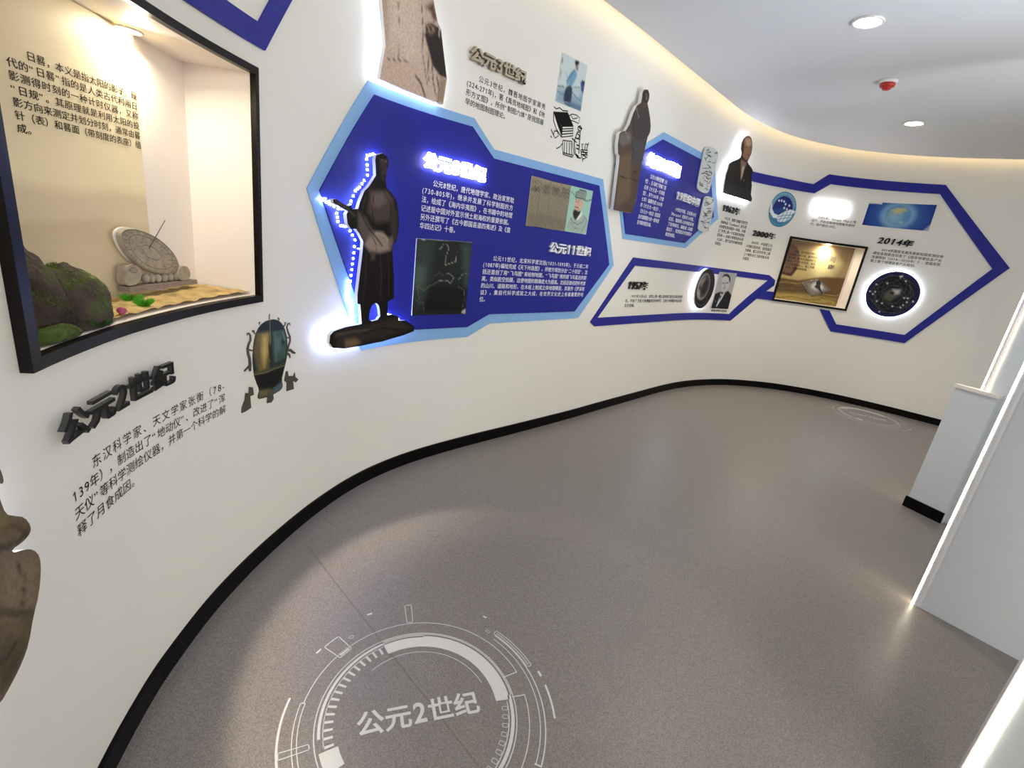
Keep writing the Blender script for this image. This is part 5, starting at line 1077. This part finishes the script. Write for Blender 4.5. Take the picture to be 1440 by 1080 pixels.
title('glowing_title', '2005年', [(10.422,2.354),(10.869,2.428),(10.456,2.458),(10.801,2.320)], wm, 0.010, 0.020, M['glow'], M['glow'], 'glowing white year title between the emblem and the earth picture', bold=0.05)
title('raised_title', '2014年', [(11.298,2.061),(11.666,2.124),(11.309,2.136),(11.626,2.059)], wm, 0.004, 0.016, M['black'], M['blackside'], 'black raised year title below the earth picture', bold=0.03, shear=0.2)
title('raised_title', '1957年', [(7.252,1.253),(7.633,1.271),(7.275,1.286),(7.593,1.208)], wm, 0.004, 0.016, M['black'], M['blackside'], 'black raised year title inside the slanting navy frame', bold=0.018, shear=0.1)

paragraph('wall_text', ['    东汉科学家、天文学家张衡（78-', '139年），制造出了“地动仪”、改进了“浑', '天仪”等科学测绘仪器，并第一个科学的解', '释了月食成因。'], [(2.861,0.855),(3.563,0.854),(3.558,0.910),(2.860,0.740)], wm, 0.0012, M['ink'], 'large black text paragraph under the black century title at the left', bold=0.0)
paragraph('wall_text', ['    公元3世纪，魏晋地图学家裴秀', '(224-271年)，著《禹贡地域图》和《地', '形方丈图》，所创“制图六体”是我国最', '早的地图制图理论。'], [(5.142,2.338),(5.814,2.386),(5.230,2.392),(5.153,2.218)], wm, 0.0012, M['ink'], 'small black text paragraph under the bronze coloured title', bold=0.010)
paragraph('wall_text', ['    公元8世纪，唐代地理学家、政治家贾耽', '(730-805年)，继承并发展了科学制图的方', '法，绘成了《海内华夷图》，在书籍中的地理', '记述是中国对外宣示领土和海权的重要依据。', '另外还撰写了《古今郡国县道四夷述》及《皇', '华四达记》十卷。'], [(4.872,1.659),(5.626,1.772),(4.959,1.786),(4.876,1.511)], wm, 0.0128, M['white'], 'white text paragraph under the glowing title of the large navy board', bold=0.007)
paragraph('wall_text', ['    公元11世纪，北宋科学家沈括(1031-1095年)，于元祐二年', '(1087年)编绘完成《天下州县图》，并按方域划分出“二十四至”，沈', '括还首创了用“飞鸟图”来绘制地图，“飞鸟图”用的是飞鸟直达的距', '离，类似航空拍摄，这使地图的精确度大为提高。沈括还曾经把所考察', '的山川、道路和地形，在木板上制成立体地理模型，其著作《梦溪笔', '谈》，集前代科学成就之大成，在世界文化史上有着重要的地', '位。'], [(5.415,1.314),(6.567,1.361),(5.509,1.402),(5.430,1.088)], wm, 0.0128, M['white'], 'white text paragraph at the lower right of the large navy board', bold=0.007)
paragraph('wall_text', ['    公元13世纪初期（元', '代），扎马剌丁等编了著', '名的《大元混一方舆胜', '览》，并于1303年（大德', '七年）编纂完成1300卷', '的《大元大一统志》，', '《大元大一统志》是我国', '古代规模最大的一部地理', '志书和地图总集。'], [(7.190,2.001),(7.584,2.171),(7.267,2.221),(7.206,1.789)], wm, 0.0128, M['white'], 'narrow white text column beside the pedestal statue', bold=0.016)
paragraph('wall_text', ['    19世纪中期，汉译墨卡托', '（Mercator）投影传入中国。', '此后，魏源等人的地图采用', '了经纬网法，编制成《海国', '图志》，是我国近代地图的', '新型地图。'], [(7.765,1.914),(8.340,1.994),(7.856,2.023),(7.782,1.740)], wm, 0.0128, M['white'], 'narrow white text column under the unlit white title of the smaller navy board', bold=0.016)
paragraph('wall_text', ['    1962年，加拿大测量学家罗杰', '·汤姆林森（Tomlinson）首先提', '出地理信息系统这一术语，并建', '立了世界上第一个实用的地理信', '息系统——加拿大地理信息系统', '（CGIS），用于自然资源的管理', '和规划。'], [(8.957,1.919),(9.504,2.025),(9.029,2.077),(8.967,1.755)], wm, 0.0012, M['ink'], 'seven line black text column below the man in the dark jacket', bold=0.012)
paragraph('wall_text', ['    2000年，中国建立北', '斗导航试验系统，使我国成', '为继美、俄之后的世界上第', '三个拥有自主卫星导航系统', '的国家。'], [(9.582,1.755),(10.022,1.827),(9.653,1.876),(9.587,1.638)], wm, 0.0012, M['ink'], 'five line black text column left of the far compass case', bold=0.012)
paragraph('wall_text', ['    1957年10月4日，世界上第一颗人造地球卫星在苏联发射成', '功，开创了卫星大地测量和空间时代，卫星大地测量学应运而', '生并发展。'], [(7.282,1.086),(8.512,1.151),(7.376,1.160),(7.289,1.034)], wm, 0.0012, M['ink'], 'wide black text paragraph under the year 1957', bold=0.014)
paragraph('wall_text', ['    2005年，Google Map上线', '运行，开启互联网地图服务新时', '代，用户超过10亿。'], [(10.464,2.224),(11.008,2.285),(10.544,2.290),(10.471,2.168)], wm, 0.0012, M['ink'], 'short black text paragraph under the glowing year title', bold=0.012)
paragraph('wall_text', ['    2014年国家发展改革委和国家测绘地', '理信息局联合印发了《国家地理信息产业', '发展规划（2014—2020年）》，是国家层', '面上首个地理信息产业规划。'], [(11.302,1.898),(12.002,1.972),(11.368,2.009),(11.305,1.831)], wm, 0.0012, M['ink'], 'black text paragraph under the year 2014', bold=0.012)

# ================================================================== RIGHT SIDE: FINS AND LOW BLOCK
def fin(base, width, thick, zt, label, prof=0.045, sd_=0.012, strip2=False, d=(0.646, -0.763)):
    """full height panel: base = left front corner, d = direction of its face to the right; an LED profile closes its left edge"""
    d = np.array(d) / np.linalg.norm(d); n = np.array([d[1], -d[0]])      # n: away from the viewer side? fixed below
    if n @ np.array(base) < 0: n = -n                                       # n points behind the face
    p = np.array(base)
    root = empty('partition_panel', (p[0], p[1], 0.0), label, 'partition')
    def P(x, y): return tuple(p + d * x + n * y)
    MB().prism([P(prof, 0.0), P(width, 0.0), P(width, thick), P(prof, thick)], 0.0, zt).build('panel', M['fin'], root)
    # rounded white profile with a recessed light strip on its outer corner
    arc = [P(prof, -0.002)] + [P(prof * 0.5 - prof * 0.42 * math.sin(t), 0.010 - 0.014 * math.cos(t)) for t in np.linspace(-.9, .9, 9)] + [P(sd_ * .9, 0.012), P(sd_ * .9, thick), P(prof, thick)]
    MB().prism(arc, 0.0, zt).build('edge_profile', M['alu'], root)
    MB().prism([P(0, -0.001), P(sd_ * .80, -0.001), P(sd_ * .80, 0.006 + sd_), P(0, 0.006 + sd_)], 0.0, zt).build('light_strip', M['strip'], root)
    if strip2: MB().prism([P(prof + .001, -0.006), P(prof + .007, -0.006), P(prof + .007, -0.0005), P(prof + .001, -0.0005)], 0.0, zt).build('light_strip', M['strip2'], root)
    return root
fin((2.236, 2.148), 0.95, 0.08, 3.05, 'grey partition panel with a bright vertical light strip, middle one at the right')
def near_fin(base, width, thick, zt, label, d=(0.646, -0.763)):
    d = np.array(d) / np.linalg.norm(d); n = np.array([-d[1], d[0]]); p = np.array(base)
    root = empty('partition_panel', (p[0], p[1], 0.0), label, 'partition')
    def P(x, y): return tuple(p + d * x + n * y)
    MB().prism([P(0, 0.0), P(0.006, 0.0), P(0.006, thick), P(0, thick)], 0.0, zt).build('edge_profile', M['alu'], root)
    MB().prism([P(0.0065, -0.002), P(0.026, -0.004), P(0.026, 0.012), P(0.0065, 0.012)], 0.0, zt).build('light_strip', M['strip'], root)
    MB().prism([P(0.0265, 0.0), P(width, 0.0), P(width, thick), P(0.0265, thick)], 0.0, zt).build('panel', M['fin'], root)
near_fin((1.475, 1.075), 0.9, 0.08, 3.05, 'nearest grey partition panel with a broad light strip at the lower right corner')
fin((3.181, 3.246), 1.3, 0.08, 3.05, 'farthest partition panel with two thin light strips behind the low white block', prof=0.036, sd_=0.010, strip2=True, d=(0.44, -0.9))
lb = empty('low_block', (3.13, 3.22, 0.0), 'low pale grey block with a white cap and black skirting at the right', 'plinth')
fA = np.array((3.086, 3.326)); fd = np.array((0.44, -0.9)); fd /= np.linalg.norm(fd); fn = np.array((0.9, 0.44)); fn /= np.linalg.norm(fn)
def LB(x, y): return tuple(fA + fd * x + fn * y)
MB().prism([LB(0, 0), LB(0.235, 0), LB(0.235, 0.046), LB(0, 0.046)], 0.0, 0.955).build('body', M['block'], lb)
MB().prism([LB(-0.008, -0.012), LB(0.240, -0.012), LB(0.240, 0.046), LB(-0.008, 0.046)], 0.9555, 0.978).build('cap', M['cap'], lb)
MB().prism([LB(-0.012, -0.012), LB(0.236, -0.012), LB(0.236, -0.0005), LB(-0.012, -0.0005)], 0.0, 0.082).build('skirting', M['base'], lb)

bpy.data.objects.remove(FO); bpy.data.curves.remove(FC)

GROUPS = {'wall_text': 'printed paragraphs on the curved wall', 'raised_title': 'raised titles on the curved wall', 'glowing_title': 'glowing titles on the curved wall',
          'hexagon_panel': 'blue bordered boards on the curved wall', 'outline_panel': 'navy outline frames on the curved wall', 'partition_panel': 'partition panels with light strips',
          'show_case': 'lit show cases set into the wall', 'grass_tuft': 'grass tufts in the sundial case', 'map_card': 'pale drawn cards beside the smaller board', 'floor_graphic': 'ring graphics on the floor',
          'stone_statue_cutout': 'statue boards mounted on the curved wall', 'case_spotlight': 'spotlights inside the show cases', 'printed_title': 'title characters in the compass case', 'backdrop_print': 'printed backdrops in the show cases'}
for o in bpy.data.objects:
    k = o.name.split('.')[0]
    if o.parent is None and k in GROUPS and 'group' not in o.keys(): o['group'] = GROUPS[k]
